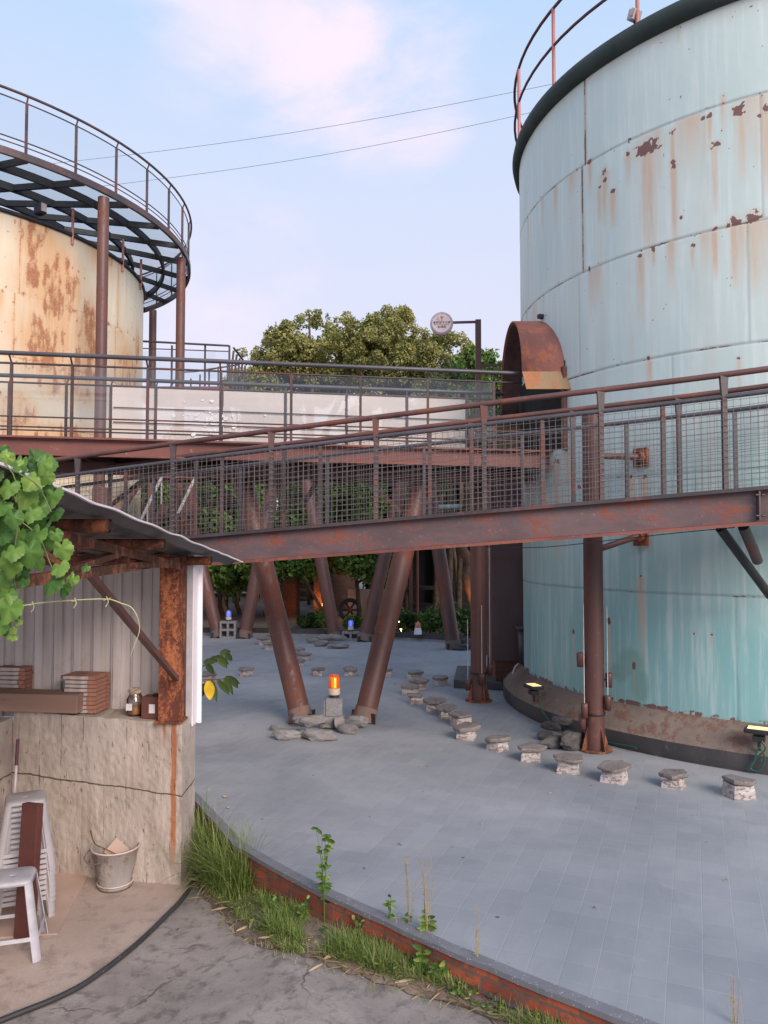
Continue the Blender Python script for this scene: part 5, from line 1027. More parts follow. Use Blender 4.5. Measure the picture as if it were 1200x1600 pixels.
# things on the wall ledge and floor
sz = lambda X: zt(X) + .004
beamt = MB().box((-2.83, wD(-2.6) + .07, sz(-2.6) + .075), (1.16, .20, .135), rotz(-.12)).build('timber_beam', 'timber', loc=(-2.83, 5.9, .85), bevel=.006); tag(beamt, 'thick sawn timber lying on the concrete wall beside the tile stack', 'timber')
tag(MB().box((-2.62, wD(-2.6) + .26, sz(-2.6) + .02), (.7, .10, .04), rotz(-.1)).build('wood_plank', 'timber', loc=(-2.62, 6.1, .85)), 'thin plank lying behind the thick timber on the wall', 'plank')
ords = ['lowest', 'second from the bottom', 'third from the bottom', 'fourth from the bottom', 'fifth from the bottom', 'sixth from the bottom', 'seventh from the bottom', 'eighth from the bottom', 'topmost']
def tiles(x, y, z, n, w_, d_, t, where, grp, cut=0):
    for k in range(n):
        nm = ords[k] if k < n - 1 else 'topmost'; jx, jy = random.uniform(-.006, .006), random.uniform(-.008, .008)
        th_ = thing('roof_tile', (x + jx, y + jy, z + k * t), '%s tile in the %s' % (nm, where), 'tile', grp)
        top = k == n - 1; ww = w_ * (1.0 if not (top and not cut) else 1.12); r_ = rotz(-.15 + random.uniform(-.03, .03))
        MB().box(Vector((x + jx - (.02 if top else 0), y + jy, z + k * t + t / 2)), (ww, d_, t - .003), r_).build('slab', 'tile_clay', th_, bevel=.002)
        MB().box(Vector((x + jx, y + jy, z + k * t + t / 2)) + r_ @ Vector((-.13 * w_, -d_ / 2 - .002, 0)), (ww * .72, .006, t - .009), r_).build('glazed_edge', 'tile_white', th_)
tiles(-2.27, wD(-2.3) + .16, sz(-2.3), 9, .25, .22, .031, 'nine-high stack beside the end of the thick timber', 'clay tiles in the nine-high stack')
tiles(-2.88, wD(-2.8) + .27, sz(-2.8) + .03, 8, .22, .2, .033, 'stack at the left frame edge behind the thick timber', 'clay tiles in the left stack')
jq = Vector((-1.875, wD(-1.9) + .14, sz(-1.9))); jr = thing('glass_jar', jq, 'glass jar with a crumpled cloth stuffed in its mouth, on the wall ledge', 'jar')
MB().lathe([(.0, 0), (.055, 0), (.062, .02), (.062, .12), (.045, .15), (.042, .165)], jq, 20).build('glass', 'jar_glass', jr); MB().lathe([(.0, .008), (.05, .008), (.054, .02), (.054, .075), (.0, .085)], jq, 16).build('contents', 'jar_fill', jr)
rock(jq + Vector((0, 0, .175)), .042, .04, .035, 3, 3, .5).build('cloth_stopper', 'cap_cloth', jr); MB().box(jq + Vector((-.025, -.062, .07)), (.045, .004, .05)).build('paper_label', 'label_white', jr)
cq = Vector((-1.72, wD(-1.7) + .13, sz(-1.7))); cn_ = thing('tin_box', cq, 'red brown tin box with a white label beside the rusty column foot', 'tin')
MB().box(cq + Vector((0, 0, .08)), (.145, .12, .158), rotz(-.1)).build('body', 'box_red', cn_, bevel=.004); MB().box(cq + Vector((.005, -.064, .075)), (.045, .004, .065), rotz(-.1)).build('paper_label', 'label_white', cn_)
MB().lathe([(.0, .16), (.028, .16), (.028, .175), (0, .175)], cq + Vector((.02, 0, 0)), 12).build('cap', 'black_steel', cn_)
# stools
def sq(t, r, e=.32):
    c, s = math.cos(t), math.sin(t); return Vector((math.copysign(abs(c) ** e, c) * r, math.copysign(abs(s) ** e, s) * r, 0))
def stool(loc, mat, lab, grp=None, h=.45):
    o = thing('plastic_stool', loc, lab, 'stool', grp); L = Vector(loc); hw = lambda z: .122 + (.195 - .122) * (1 - z / h)
    N = 48; mb = MB(); vs = []
    prof = [(.012, h - .008, 1), (.020, h - .008, 1), (.118 - .012, h, 0), (.118, h - .008, 0), (hw(h - .026), h - .026, 0), (hw(h - .026) - .004, h - .026, 0), (.112, h - .012, 0), (.02, h - .014, 1), (.012, h - .014, 1)]
    for r, z, rd in prof:
        for k in range(N): t = 2 * math.pi * (k + .5) / N; p = Vector((math.cos(t) * r * 1.4, math.sin(t) * r * .8, 0)) if rd else sq(t, r); vs.append(L + p + Vector((0, 0, z)))
    n = len(prof); mb.add(vs, [(i * N + k, i * N + (k + 1) % N, ((i + 1) % n) * N + (k + 1) % N, ((i + 1) % n) * N + k) for i in range(n) for k in range(N)], True); mb.build('seat', mat, o)
    def panel(t0, t1, za, zb, name, m_=10, flare=0):
        vs = []; fs = []; rows = 6
        for zi in range(rows + 1):
            z = za + (zb - za) * zi / rows; f_ = 1 - .30 * (1 - z / h) * flare
            for k in range(m_ + 1):
                tm = (t0 + t1) / 2; t = tm + (t0 + (t1 - t0) * k / m_ - tm) * f_
                for inn in (0, 1): vs.append(L + sq(t, hw(z) - inn * .0048) + Vector((0, 0, z)))
        w2 = (m_ + 1) * 2
        for zi in range(rows):
            for k in range(m_):
                a = zi * w2 + 2 * k; b = a + w2; fs += [(a, a + 2, b + 2, b), (a + 1, b + 1, b + 3, a + 3)]
            a = zi * w2; b = a + w2; fs += [(a, b, b + 1, a + 1)]; a += 2 * m_; b += 2 * m_; fs += [(a, a + 1, b + 1, b)]
        for k in range(m_): a = 2 * k; fs.append((a, a + 1, a + 3, a + 2)); a += rows * w2; fs.append((a, a + 2, a + 3, a + 1))
        return MB().add(vs, fs, False).build(name, mat, o)
    for k in range(4):
        t = math.pi / 4 + k * math.pi / 2; panel(t - .48, t + .48, 0, h - .02, 'leg', 12, 1)
    for k in range(4): panel(k * math.pi / 2 - .45, k * math.pi / 2 + .45, .12, .142, 'stretcher', 6)
    return o
s0 = stool((-2.40, 5.22, GZ + .012), 'plastic', 'bottom stool of the tall grey stack standing on the dusty board', 'grey plastic stools nested in the stack')
s0.rotation_euler = (0, 0, .45)
snames = ['second from the bottom', 'third from the bottom', 'fourth from the bottom', 'fifth from the bottom', 'fifth from the top', 'fourth from the top', 'third from the top', 'second from the top']
for k in range(1, 10):
    c = copy_tree(s0, None, (-2.40 + random.uniform(-.003, .003), 5.22, GZ + .012 + .034 * k), .45 + random.uniform(-.02, .02))
    c['label'] = 'topmost stool of the tall grey stack, its seat open to view' if k == 9 else 'grey stool %s in the tall nested stack' % snames[k - 1]
s1 = stool((-2.24, 4.72, GZ + .012), 'plastic2', 'light grey plastic stool standing alone at the left frame edge'); s1.rotation_euler = (0, 0, .28)
bb = thing('brown_channel', (-2.36, 5.0, GZ), 'tall reddish brown box-section panel leaning on the stool stack', 'panel')
r_ = rot('X', -.10) @ rotz(-.35); MB().box(Vector((-2.225, 4.90, GZ + .415)), (.13, .05, .80), r_).build('face', 'brown_panel', bb, bevel=.004)
bd = [G(-60, 1370, GZ), G(100, 1362, GZ), G(140, 1368, GZ), G(90, 1463, GZ), G(-80, 1475, GZ)]
tag(MB().prism([(p.x, p.y) for p in bd], GZ + .009, GZ + .02).build('floor_board', 'board', loc=tuple(bd[1])), 'flat dusty board lying on the floor under the stools', 'board')
# bucket
bq = G(172, 1394, GZ + .008); bq.y += .10; bu = thing('bucket', bq, 'grimy mortar-splashed metal bucket by the concrete wall', 'bucket')
bm_ = painted_rust('splashed_bucket', (0.30, 0.27, 0.25), rust=(0.20, 0.15, 0.11), pale=(0.6, 0.53, 0.48), amount=.35, palea=.7, rough=.75, stretch=(1, 1, .4), sc=9)
MB().lathe([(.0, .01), (.112, .01), (.118, 0), (.118, .02), (.112, .03), (.16, .27), (.167, .275), (.167, .285), (.158, .285), (.15, .26), (.106, .03), (0, .03)], bq, 36).build('body', bm_, bu)
MB().tube([bq + Vector((.165 * math.cos(t), .165 * math.sin(t), .28)) for t in np.linspace(0, 2 * math.pi, 36)[:-1]], .006, 6, closed=True).build('rim', 'white_pipe', bu)
MB().tube([bq + Vector((.122 * math.cos(t), .122 * math.sin(t), .035)) for t in np.linspace(0, 2 * math.pi, 36)[:-1]], .005, 6, closed=True).build('foot_ring', 'white_pipe', bu)
MB().tube(smooth_path([bq + Vector((-.165, -.0, .27)), bq + Vector((-.19, -.09, .24)), bq + Vector((-.12, -.17, .22)), bq + Vector((-.02, -.175, .235))]), .004, 5).build('bail_handle', 'wire', bu)
tag(MB().box(bq + Vector((.0, .03, .235)), (.13, .012, .12), rot('Y', .7) @ rot('X', -.5)).build('tile_shard', 'board', loc=tuple(bq)), 'broken tan shard sticking up in the bucket', 'shard')
tag(MB().tube(smooth_path([bq + Vector((.03, .02, .2)), bq + Vector((-.06, -.03, .27)), bq + Vector((-.14, -.03, .31)), bq + Vector((-.175, -.02, .40))]), .004, 5).build('bent_wire', 'rust_purlin', loc=tuple(bq)), 'bent rusty wire poking out of the bucket', 'wire')
v0, v1 = G(198, 1368, GZ + .02), G(226, 1373, GZ + .02); tr2 = thing('trowel', v0, 'violet handled tool lying behind the bucket', 'tool'); MB().tube([v0.lerp(v1, .2), v1], [.014, .019], 10).build('handle', 'violet', tr2); MB().beam(v0 + Vector((-.05, 0, 0)), v0.lerp(v1, .25), .03, .006).build('blade', 'rail_steel', tr2)
w0_, w1_ = G(75, 1352, GZ + .02), G(150, 1364, GZ + .02); tag(MB().tube([w0_, w1_], .021, 10).build('plastic_pipe', 'white_pipe', loc=tuple(w0_)), 'dusty white pipe lying at the foot of the concrete wall', 'pipe')
k0_ = Vector((-2.69, 5.62, GZ)); br_ = thing('broom_pole', k0_, 'thin white pole with a dark grip leaning behind the stool stack', 'pole'); ttop = P(28, 1155, 5.72); mid = k0_.lerp(ttop, .82); MB().tube([k0_, mid], .009, 8).build('pole', 'white_pole', br_); MB().tube([mid, ttop], .013, 8).build('grip', 'rail_purple', br_)
# twig of leaves left on the plaza etc.

# ---------------------------------------------------------------- foliage
def leaf_quads(centres, radii, count, size, seed=0, flat=.0, var_c=None, elong=1.7, shell=.55):
    r = np.random.default_rng(seed); centres = np.asarray(centres, float); radii = np.asarray(radii, float)
    if radii.ndim == 1: radii = np.stack([radii] * 3, -1)
    vol = radii.prod(1) ** (2 / 3); ci = r.choice(len(centres), count, p=vol / vol.sum())
    d = r.normal(size=(count, 3)); d /= np.linalg.norm(d, axis=1)[:, None]; rad = r.uniform(shell ** 3, 1, count) ** (1 / 3) * (1 + .12 * r.normal(size=count))
    p = centres[ci] + d * rad[:, None] * radii[ci]
    nrm = r.normal(size=(count, 3)) + d * .8 + np.array([0, 0, .5]); nrm /= np.linalg.norm(nrm, axis=1)[:, None]
    t = np.cross(nrm, r.normal(size=(count, 3))); t /= np.linalg.norm(t, axis=1)[:, None]; b = np.cross(nrm, t); s = size * r.uniform(.6, 1.3, count)[:, None]
    V = np.stack([p - t * s * elong * .5, p + b * s * .5 + nrm * s * .15, p + t * s * elong * .5, p - b * s * .5 + nrm * s * .15], 1).reshape(-1, 3)
    F = np.arange(count * 4).reshape(-1, 4); cv = r.uniform(0, 1, len(centres)) if var_c is None else np.asarray(var_c)
    var = np.clip(.45 * cv[ci] + .4 * r.uniform(0, 1, count) + .15 * r.uniform(0, 1, count) ** 3, 0, 1); return V, F, var
def clumps(c, R, n, rs, seed, up=0):
    r = random.Random(seed); out = []; rr = []
    for _ in range(n):
        while True:
            p = Vector((r.uniform(-1, 1), r.uniform(-1, 1), r.uniform(-1, 1)))
            if p.length < 1 and p.length > .35: break
        out.append((c[0] + p.x * R[0], c[1] + p.y * R[1], c[2] + p.z * R[2])); rr.append(r.uniform(*rs))
    return out, rr
def tree(name, base, crown, R, nclump, rs, nleaf, size, mat, lab, cat='tree', trunk_r=.15, seed=1, bark='bark', grp=None, extra=None):
    base = Vector(base); crown = Vector(crown); o = thing(name, base, lab, cat, grp); cs, rr = clumps(crown, R, nclump, rs, seed)
    if name == 'broadleaf_tree':
        re_ = random.Random(seed + 500)
        for _ in range(60):
            a = re_.uniform(0, 6.28); el = re_.uniform(-.2, 1.5); q = Vector((math.cos(a) * math.cos(el) * R[0], math.sin(a) * math.cos(el) * R[1], math.sin(el) * R[2])) * re_.uniform(1.0, 1.28)
            cs.append(tuple(crown + q)); rr.append(re_.uniform(.10, .26))
    V, F, var = leaf_quads(cs, rr, nleaf, size, seed); fast_mesh('crown', V, F, mat, face_attrs={'var': var}, smooth=False, parent=o)
    mb = MB(); rd = random.Random(seed); fork = base.lerp(crown, .55); mb.tube(smooth_path([base, base.lerp(fork, .5) + Vector((rd.uniform(-.15, .15), 0, 0)), fork]), list(np.linspace(trunk_r, trunk_r * .65, 9)), 10)
    for k in range(min(7, len(cs))):
        e = Vector(cs[k * len(cs) // 7 if len(cs) >= 7 else k]); mb.tube(smooth_path([fork, fork.lerp(e, .5) + Vector((0, 0, .2)), e]), list(np.linspace(trunk_r * .5, trunk_r * .1, 9)), 7)
    mb.build('trunk', bark, o); return o
def TP(px, py, D): return P(px, py, D)
# big olive tree group behind the walkway
tree('broadleaf_tree', (-3.0, 28, 0), TP(500, 565, 28), (2.3, 1.8, 1.35), 85, (.22, .62), 42000, .075, 'leaf_olive', 'large olive green tree with the highest left crown behind the glass walkway', seed=3, trunk_r=.25)
tree('broadleaf_tree', (-.4, 27, 0), TP(612, 575, 27), (1.35, 1.5, 1.6), 46, (.2, .5), 30000, .07, 'leaf_olive', 'olive green tree with a wispy top left of the round sign', seed=5, trunk_r=.22)
tree('broadleaf_tree', (1.8, 26, 0), TP(695, 592, 26), (1.6, 1.3, 1.2), 34, (.2, .48), 20000, .068, 'leaf_olive', 'lower olive tree crown just beneath the round sign', seed=9, trunk_r=.2)
tree('broadleaf_tree', (2.9, 24, 0), TP(745, 610, 25), (.8, 1.0, 1.0), 14, (.3, .5), 7000, .09, 'leaf_fresh', 'bright green young tree between the sign post and the hood', seed=12, trunk_r=.12)
tree('broadleaf_tree', (-5.2, 27, 0), TP(395, 615, 27), (1.0, 1.0, .6), 12, (.3, .5), 9000, .07, 'leaf_olive', 'small tree top at the left of the big crown, by the far platform', seed=14, trunk_r=.12)
# darker mass lower down: individual trees behind the beams
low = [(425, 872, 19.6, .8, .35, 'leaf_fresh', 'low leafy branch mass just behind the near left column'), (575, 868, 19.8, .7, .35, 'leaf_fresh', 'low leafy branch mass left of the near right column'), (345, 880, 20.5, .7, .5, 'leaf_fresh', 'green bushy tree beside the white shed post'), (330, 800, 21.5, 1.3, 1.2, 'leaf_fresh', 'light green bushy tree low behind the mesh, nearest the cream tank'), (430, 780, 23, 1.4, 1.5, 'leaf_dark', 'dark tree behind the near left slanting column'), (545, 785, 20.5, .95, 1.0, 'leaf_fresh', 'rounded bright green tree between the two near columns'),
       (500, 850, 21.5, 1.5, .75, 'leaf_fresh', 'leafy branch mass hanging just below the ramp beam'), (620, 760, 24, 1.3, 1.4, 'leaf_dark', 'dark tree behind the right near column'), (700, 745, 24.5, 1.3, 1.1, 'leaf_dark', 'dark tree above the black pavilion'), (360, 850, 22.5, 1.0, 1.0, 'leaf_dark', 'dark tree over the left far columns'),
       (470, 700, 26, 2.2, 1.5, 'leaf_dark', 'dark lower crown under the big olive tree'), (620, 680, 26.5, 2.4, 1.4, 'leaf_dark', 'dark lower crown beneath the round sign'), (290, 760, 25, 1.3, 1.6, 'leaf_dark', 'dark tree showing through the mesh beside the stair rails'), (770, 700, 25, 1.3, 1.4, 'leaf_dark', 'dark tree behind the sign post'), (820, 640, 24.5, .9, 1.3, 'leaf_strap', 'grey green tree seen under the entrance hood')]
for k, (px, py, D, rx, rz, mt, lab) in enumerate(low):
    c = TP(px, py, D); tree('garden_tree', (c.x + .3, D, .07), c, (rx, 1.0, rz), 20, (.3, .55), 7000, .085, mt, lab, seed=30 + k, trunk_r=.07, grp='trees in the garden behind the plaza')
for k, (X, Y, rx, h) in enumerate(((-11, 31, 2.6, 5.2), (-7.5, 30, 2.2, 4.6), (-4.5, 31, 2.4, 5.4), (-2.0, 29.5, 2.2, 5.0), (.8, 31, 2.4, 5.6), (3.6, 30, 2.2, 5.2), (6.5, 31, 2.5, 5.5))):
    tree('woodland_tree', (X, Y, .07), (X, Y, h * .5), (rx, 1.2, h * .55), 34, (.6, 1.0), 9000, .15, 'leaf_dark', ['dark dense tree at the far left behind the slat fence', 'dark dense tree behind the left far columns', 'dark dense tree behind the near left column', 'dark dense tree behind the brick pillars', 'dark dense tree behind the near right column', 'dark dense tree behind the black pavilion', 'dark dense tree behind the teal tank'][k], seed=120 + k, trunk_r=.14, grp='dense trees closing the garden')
# strap-leaved plants near the sign
def strap(name, base, n, L, w_, mat, lab, seed, cat='plant', grp=None):
    r = random.Random(seed); o = thing(name, base, lab, cat, grp); V = []; F = []; var = []
    for k in range(n):
        a = r.uniform(0, 2 * math.pi); el = r.uniform(.5, 1.35); l_ = L * r.uniform(.6, 1.1); e = Vector((math.cos(a), math.sin(a), 0)); s_ = Vector((-e.y, e.x, 0)); p = Vector(base) + Vector((r.uniform(-.1, .1), r.uniform(-.1, .1), 0)) * L; v_ = r.random()
        for i in range(7):
            t = i / 6; q = p + e * l_ * t * math.cos(el) + Vector((0, 0, l_ * (t * math.sin(el) - .75 * t * t * math.cos(el)))); ww = w_ * (1 - t) ** .6 * (.4 + t if t < .6 else 1); V += [q - s_ * ww / 2, q + s_ * ww / 2]
            if i: j = len(V) - 4; F.append((j, j + 1, j + 3, j + 2)); var.append(v_)
    fast_mesh('leaves', [tuple(v) for v in V], F, mat, face_attrs={'var': var}, smooth=True, parent=o); return o
for k, (px, py, D, L) in enumerate(((680, 610, 22, 1.1), (715, 600, 22.5, 1.3), (760, 640, 22, 1.3), (700, 660, 22, 1.2), (790, 660, 22, 1.1), (735, 670, 21.5, 1.2))):
    c = TP(px, py, D); s_ = strap('screw_pine', (c.x, c.y, c.z), 70, L, .07, 'leaf_strap', ['strap-leaved palm low beside the glass walkway, farthest left', 'strap-leaved palm directly left of the sign post', 'strap-leaved palm directly right of the sign post', 'strap-leaved palm seen through the walkway glass left of the post', 'strap-leaved palm under the mouth of the entrance hood', 'strap-leaved palm seen through the glass at the foot of the sign post'][k], 60 + k, grp='strap-leaved palms by the sign'); MB().tube([(c.x, c.y, .07), (c.x + .1, c.y, c.z * .5), c], [.09, .07, .06], 8).build('stem', 'bark', s_)
# small shrubs along the kerb
for k, (px, py, D, r_) in enumerate(((505, 975, 18.9, .28), (478, 978, 18.8, .22), (553, 972, 18.7, .2), (625, 975, 17.9, .38), (700, 972, 17.4, .5), (735, 978, 17.2, .35), (672, 980, 17.6, .3), (440, 982, 18.9, .16))):
    c = P(px, py, D); c.z = max(c.z, .07 + r_ * .7); cs, rr = clumps(c, (r_, r_ * .7, r_ * .7), 8, (r_ * .35, r_ * .55), 80 + k); o = thing('low_shrub', (c.x, c.y, .07), 'low green shrub on the far kerb, ' + ['before the lit brick pillar', 'between the near left column and the lit pillar', 'beside the low cinder block', 'right of the near right column', 'broadest, left of the upright pipe column', 'half hidden behind the upright pipe column', 'just right of the small red and white beacon', 'tiny one behind the near left column'][k], 'shrub', 'shrubs along the far kerb')
    V, F, var = leaf_quads(cs, rr, 1400, .05, 80 + k); fast_mesh('foliage', V, F, 'leaf_fresh' if k % 2 == 0 else 'leaf_dark', face_attrs={'var': var}, smooth=False, parent=o)
    MB().tube([(c.x, c.y, .07), c], .015, 5).build('stem', 'bark', o)
# garden props: pillars, dark pavilion, wheel, wall, trunk
for px, py, wpx, top, D, lab in ((440, 965, 54, 835, 22, 'wide round brick pillar behind the near left column'), (502, 968, 22, 875, 21.5, 'slim brick pillar glowing orange from an uplight'), (535, 945, 46, 850, 24, 'brick pillar behind the iron wheel')):
    a = P(px, py, D); zt_ = P(px, top, D).z; w_ = wpx * D / 1200
    o = thing('brick_pillar', (a.x, D, .07), lab, 'pillar', 'brick pillars in the garden'); n = 20
    if wpx > 40: MB().lathe([(w_ / 2 * 1.05, .07), (w_ / 2, zt_), (.01, zt_)], (a.x, D, 0), 24).build('shaft', 'brick_far', o)
    else: MB().box((a.x, D, (zt_ + .07) / 2), (w_, w_, zt_ - .07)).build('shaft', 'brick_far', o)
    MB().box((a.x, D, zt_ + .03), (w_ + .06, w_ + .06, .08)).build('cap', 'slab_dark', o)
pvn = thing('open_pavilion', (1.5, 23, .07), 'dark open-sided garden pavilion behind the plaza, black inside', 'pavilion')
xl, xr = P(590, 900, 23).x, 5.5
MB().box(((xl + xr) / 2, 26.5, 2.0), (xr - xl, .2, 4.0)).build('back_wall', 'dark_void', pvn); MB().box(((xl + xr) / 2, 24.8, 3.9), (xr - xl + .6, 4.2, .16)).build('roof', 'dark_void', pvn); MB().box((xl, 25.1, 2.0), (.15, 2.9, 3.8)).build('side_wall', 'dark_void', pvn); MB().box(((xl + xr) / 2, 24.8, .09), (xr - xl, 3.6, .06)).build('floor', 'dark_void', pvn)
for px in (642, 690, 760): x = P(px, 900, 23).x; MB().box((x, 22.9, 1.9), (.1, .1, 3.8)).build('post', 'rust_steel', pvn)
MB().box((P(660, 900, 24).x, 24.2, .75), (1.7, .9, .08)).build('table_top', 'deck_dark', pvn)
tpx = [P(655, 798, 21.5), P(680, 793, 21.5), P(720, 791, 21.5), P(765, 786, 21.5)]; tag(MB().tube(smooth_path(tpx), .07, 10).build('teal_pipe', 'teal_pipe', loc=tuple(tpx[0])), 'pale teal pipe running over the dark pavilion front', 'pipe')
for px in (652, 768):
    p = P(px, 795, 21.5); tag(MB().tube([(p.x, p.y, .07), (p.x, p.y, p.z)], .04, 8).build('pipe_post', 'rust_steel', loc=(p.x, p.y, .07)), 'thin post carrying the %s end of the teal pipe' % ('left' if px < 700 else 'right'), 'post')
wq = P(547, 953, 20.5); wl = thing('iron_wheel', wq, 'large dark spoked iron wheel leaning in the garden', 'wheel'); ax = rot('X', R_(90))
MB().lathe([(.21, -.05), (.31, -.05), (.31, .05), (.21, .05), (.21, -.05)], wq, 28, ax=ax).build('rim', 'wheel_iron', wl); MB().lathe([(.0, -.06), (.07, -.06), (.07, .06), (0, .06)], wq, 16, ax=ax).build('hub', 'heavy_rust', wl)
sp = MB()
for k in range(6): a = k * math.pi / 3; sp.beam(wq + Vector((math.cos(a), 0, math.sin(a))) * .06, wq + Vector((math.cos(a), 0, math.sin(a))) * .25, .05, .05)
sp.build('spokes', 'wheel_iron', wl)
lw = MB().box((P(580, 950, 21.5).x, 21.6, .45), (1.3, .25, .8)).build('garden_wall', 'garden_wall', loc=(P(580, 950, 21.5).x, 21.6, .07)); tag(lw, 'low pale concrete wall behind the iron wheel', 'wall')
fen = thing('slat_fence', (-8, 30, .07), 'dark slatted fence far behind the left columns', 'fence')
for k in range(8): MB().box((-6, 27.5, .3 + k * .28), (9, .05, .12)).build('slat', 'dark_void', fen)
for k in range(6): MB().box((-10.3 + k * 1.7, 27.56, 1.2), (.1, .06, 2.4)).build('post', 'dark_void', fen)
tr1 = thing('bare_trunk_tree', G(745, 968, .07), 'crooked bare tree trunk lit orange from below, left of the upright column', 'tree')
pts = [P(742, 966, 19.5), P(741, 940, 19.5), P(730, 905, 19.5), P(734, 880, 19.5), P(720, 850, 19.5), P(728, 800, 19.5), P(735, 740, 19.5)]; MB().tube(smooth_path(pts), list(np.linspace(.17, .10, 25)), 12).build('trunk', 'warm_bark', tr1)
MB().tube(smooth_path([pts[4], P(755, 820, 19.7), P(790, 780, 20)]), .06, 8).build('limb', 'warm_bark', tr1); cs, rr = clumps(P(745, 730, 20), (1.3, .8, .7), 12, (.25, .45), 5); V, F, var = leaf_quads(cs, rr, 5000, .08, 5); fast_mesh('crown', V, F, 'leaf_dark', face_attrs={'var': var}, smooth=False, parent=tr1)
tr3 = thing('bare_trunk_tree', G(494, 966, .07), 'slender leaning branchy sapling in front of the brick pillars', 'tree'); pts = [P(505, 955, 20.8), P(490, 930, 20.8), P(475, 905, 20.8), P(462, 885, 20.8)]; mb = MB().tube(smooth_path(pts), list(np.linspace(.05, .025, 13)), 8)
for a, b in (((475, 905), (450, 895)), ((462, 885), (445, 900)), ((470, 895), (480, 860)), ((490, 930), (470, 925))): mb.tube(smooth_path([P(*a, 20.8), P((a[0] + b[0]) / 2, (a[1] + b[1]) / 2 - 5, 20.8), P(*b, 20.8)]), .013, 5)
mb.build('trunk', 'warm_bark', tr3); cs, rr = clumps(P(470, 880, 20.8), (.5, .3, .3), 5, (.15, .3), 6); V, F, var = leaf_quads(cs, rr, 700, .06, 6); fast_mesh('crown', V, F, 'leaf_fresh', face_attrs={'var': var}, smooth=False, parent=tr3)
# lit garden lamps
def glow(name, p, lab, energy, col, r=.035, mat='lamp_orange'):
    p = Vector(p); o = thing(name, p, lab, 'lamp', 'small lit garden lamps'); MB().lathe([(.0, -.03), (r, -.03), (r * 1.1, .04), (0, .05)], p, 12).build('lens', mat, o); MB().tube([p - Vector((0, 0, .12)), p - Vector((0, 0, .03))], r * .5, 6).build('spike', 'black_steel', o)
    if energy:
        l = bpy.data.lights.new('garden_lamp_light', 'POINT'); l.energy = energy; l.color = col; l.shadow_soft_size = .05; lo = bpy.data.objects.new('garden_lamp_light', l); COL.objects.link(lo); lo.location = p + Vector((0, -.06, .08))
a = P(506, 945, 21.1); glow('garden_lamp', a, 'orange uplight in front of the slim brick pillar', 9, (1, .35, .08), .05)
a = P(741, 940, 19.2); glow('garden_lamp', (a.x - .05, a.y, a.z), 'orange uplight against the crooked bare trunk', 6, (1, .4, .1), .03)
for px, py, lab in ((628, 958, 'small white light point in the dark pavilion, upper one'), (623, 972, 'small warm light point low beside the near right column'), (626, 985, 'yellow light in the shrub right of the near right column')): glow('garden_lamp', P(px, py, 17.9), lab, 0, None, .022, 'spark')

# round sign
sg = thing('round_sign', P(747, 690, 12), 'round pale pink sign hung from an arm on a dark red post', 'sign'); pb_ = P(747, 500, 12)
MB().box((pb_.x, 12, pb_.z / 2), (.085, .085, pb_.z)).build('post', 'rust_steel', sg); c0 = P(690, 506, 12); MB().beam((pb_.x, 12, pb_.z - .03), (c0.x + .17, 12, c0.z + .02), .03, .035).build('arm', 'rail_purple', sg); MB().beam((pb_.x, 12, pb_.z - .72), (pb_.x + .5, 12, pb_.z - .72), .03, .04).build('lower_arm', 'rust_steel', sg)
tw = rot('Z', -.12)
MB().lathe([(0, -.04), (.178, -.04), (.182, -.02), (.182, .02), (.178, .04), (0, .04)], c0, 40, ax=tw @ ax).build('rim', 'sign_rim', sg); MB().lathe([(0, .042), (.155, .042)], c0, 40, ax=tw @ ax).build('face', 'sign_face', sg)
MB().lathe([(.150, .0435), (.154, .0435)], c0, 40, ax=tw @ ax).build('inner_ring', 'sign_ink', sg)
def text3(body, size, at, mat, parent, name='lettering'):
    cu = bpy.data.curves.new(name, 'FONT'); cu.body = body; cu.size = size; cu.align_x = 'CENTER'; cu.align_y = 'CENTER'; cu.extrude = .0008
    o = bpy.data.objects.new(name, cu); COL.objects.link(o); dg = bpy.context.evaluated_depsgraph_get(); me = bpy.data.meshes.new_from_object(o.evaluated_get(dg)); bpy.data.objects.remove(o)
    ob = bpy.data.objects.new(name, me); me.materials.clear(); me.materials.append(M[mat]); COL.objects.link(ob); ob.parent = parent; ob.location = Vector(at) - Vector(parent['_w']); ob.rotation_euler = (R_(90), 0, -.12); return ob
fr = c0 + Vector((0, -.046, 0)); text3('善耕家文化館', .046, fr + Vector((0, 0, .008)), 'sign_ink', sg); text3('創傳館', .046, fr + Vector((0, 0, -.062)), 'sign_ink', sg)
MB().box(fr + Vector((0, -.001, -.022)), (.24, .002, .004), tw).build('rule_line', 'sign_orange', sg)
MB().lathe([(.014, 0), (.020, 0)], fr + Vector((-.062, -.008, .062)), 16, ax=tw @ ax).build('emblem', 'sign_orange', sg); MB().beam(fr + Vector((0, -.002, .04)), fr + Vector((0, -.002, .10)), .008, .012).box(fr + Vector((0, -.002, .095)), (.045, .002, .022), tw).build('emblem', 'sign_orange', sg)

q = gp_(gx(330, GW), GW - .03, .545); gt = text3('OPERA', .055, q, 'sign_rim', gw); gt.rotation_euler = (R_(90), 0, math.atan(.125))
# sky wires
for (a, b, lab) in (((60, 258), (900, 124), 'upper thin wire crossing the sky between the tanks'), ((150, 292), (900, 160), 'lower thin wire crossing the sky between the tanks')):
    p0, p1 = P(*a, 34), P(*b, 30); pts = [p0.lerp(p1, t / 12) - Vector((0, 0, .35 * math.sin(math.pi * t / 12))) for t in range(13)]
    tag(MB().tube(pts, .008, 5).build('overhead_wire', 'cable', loc=tuple(p0)), lab, 'wire', 'wires crossing the sky')
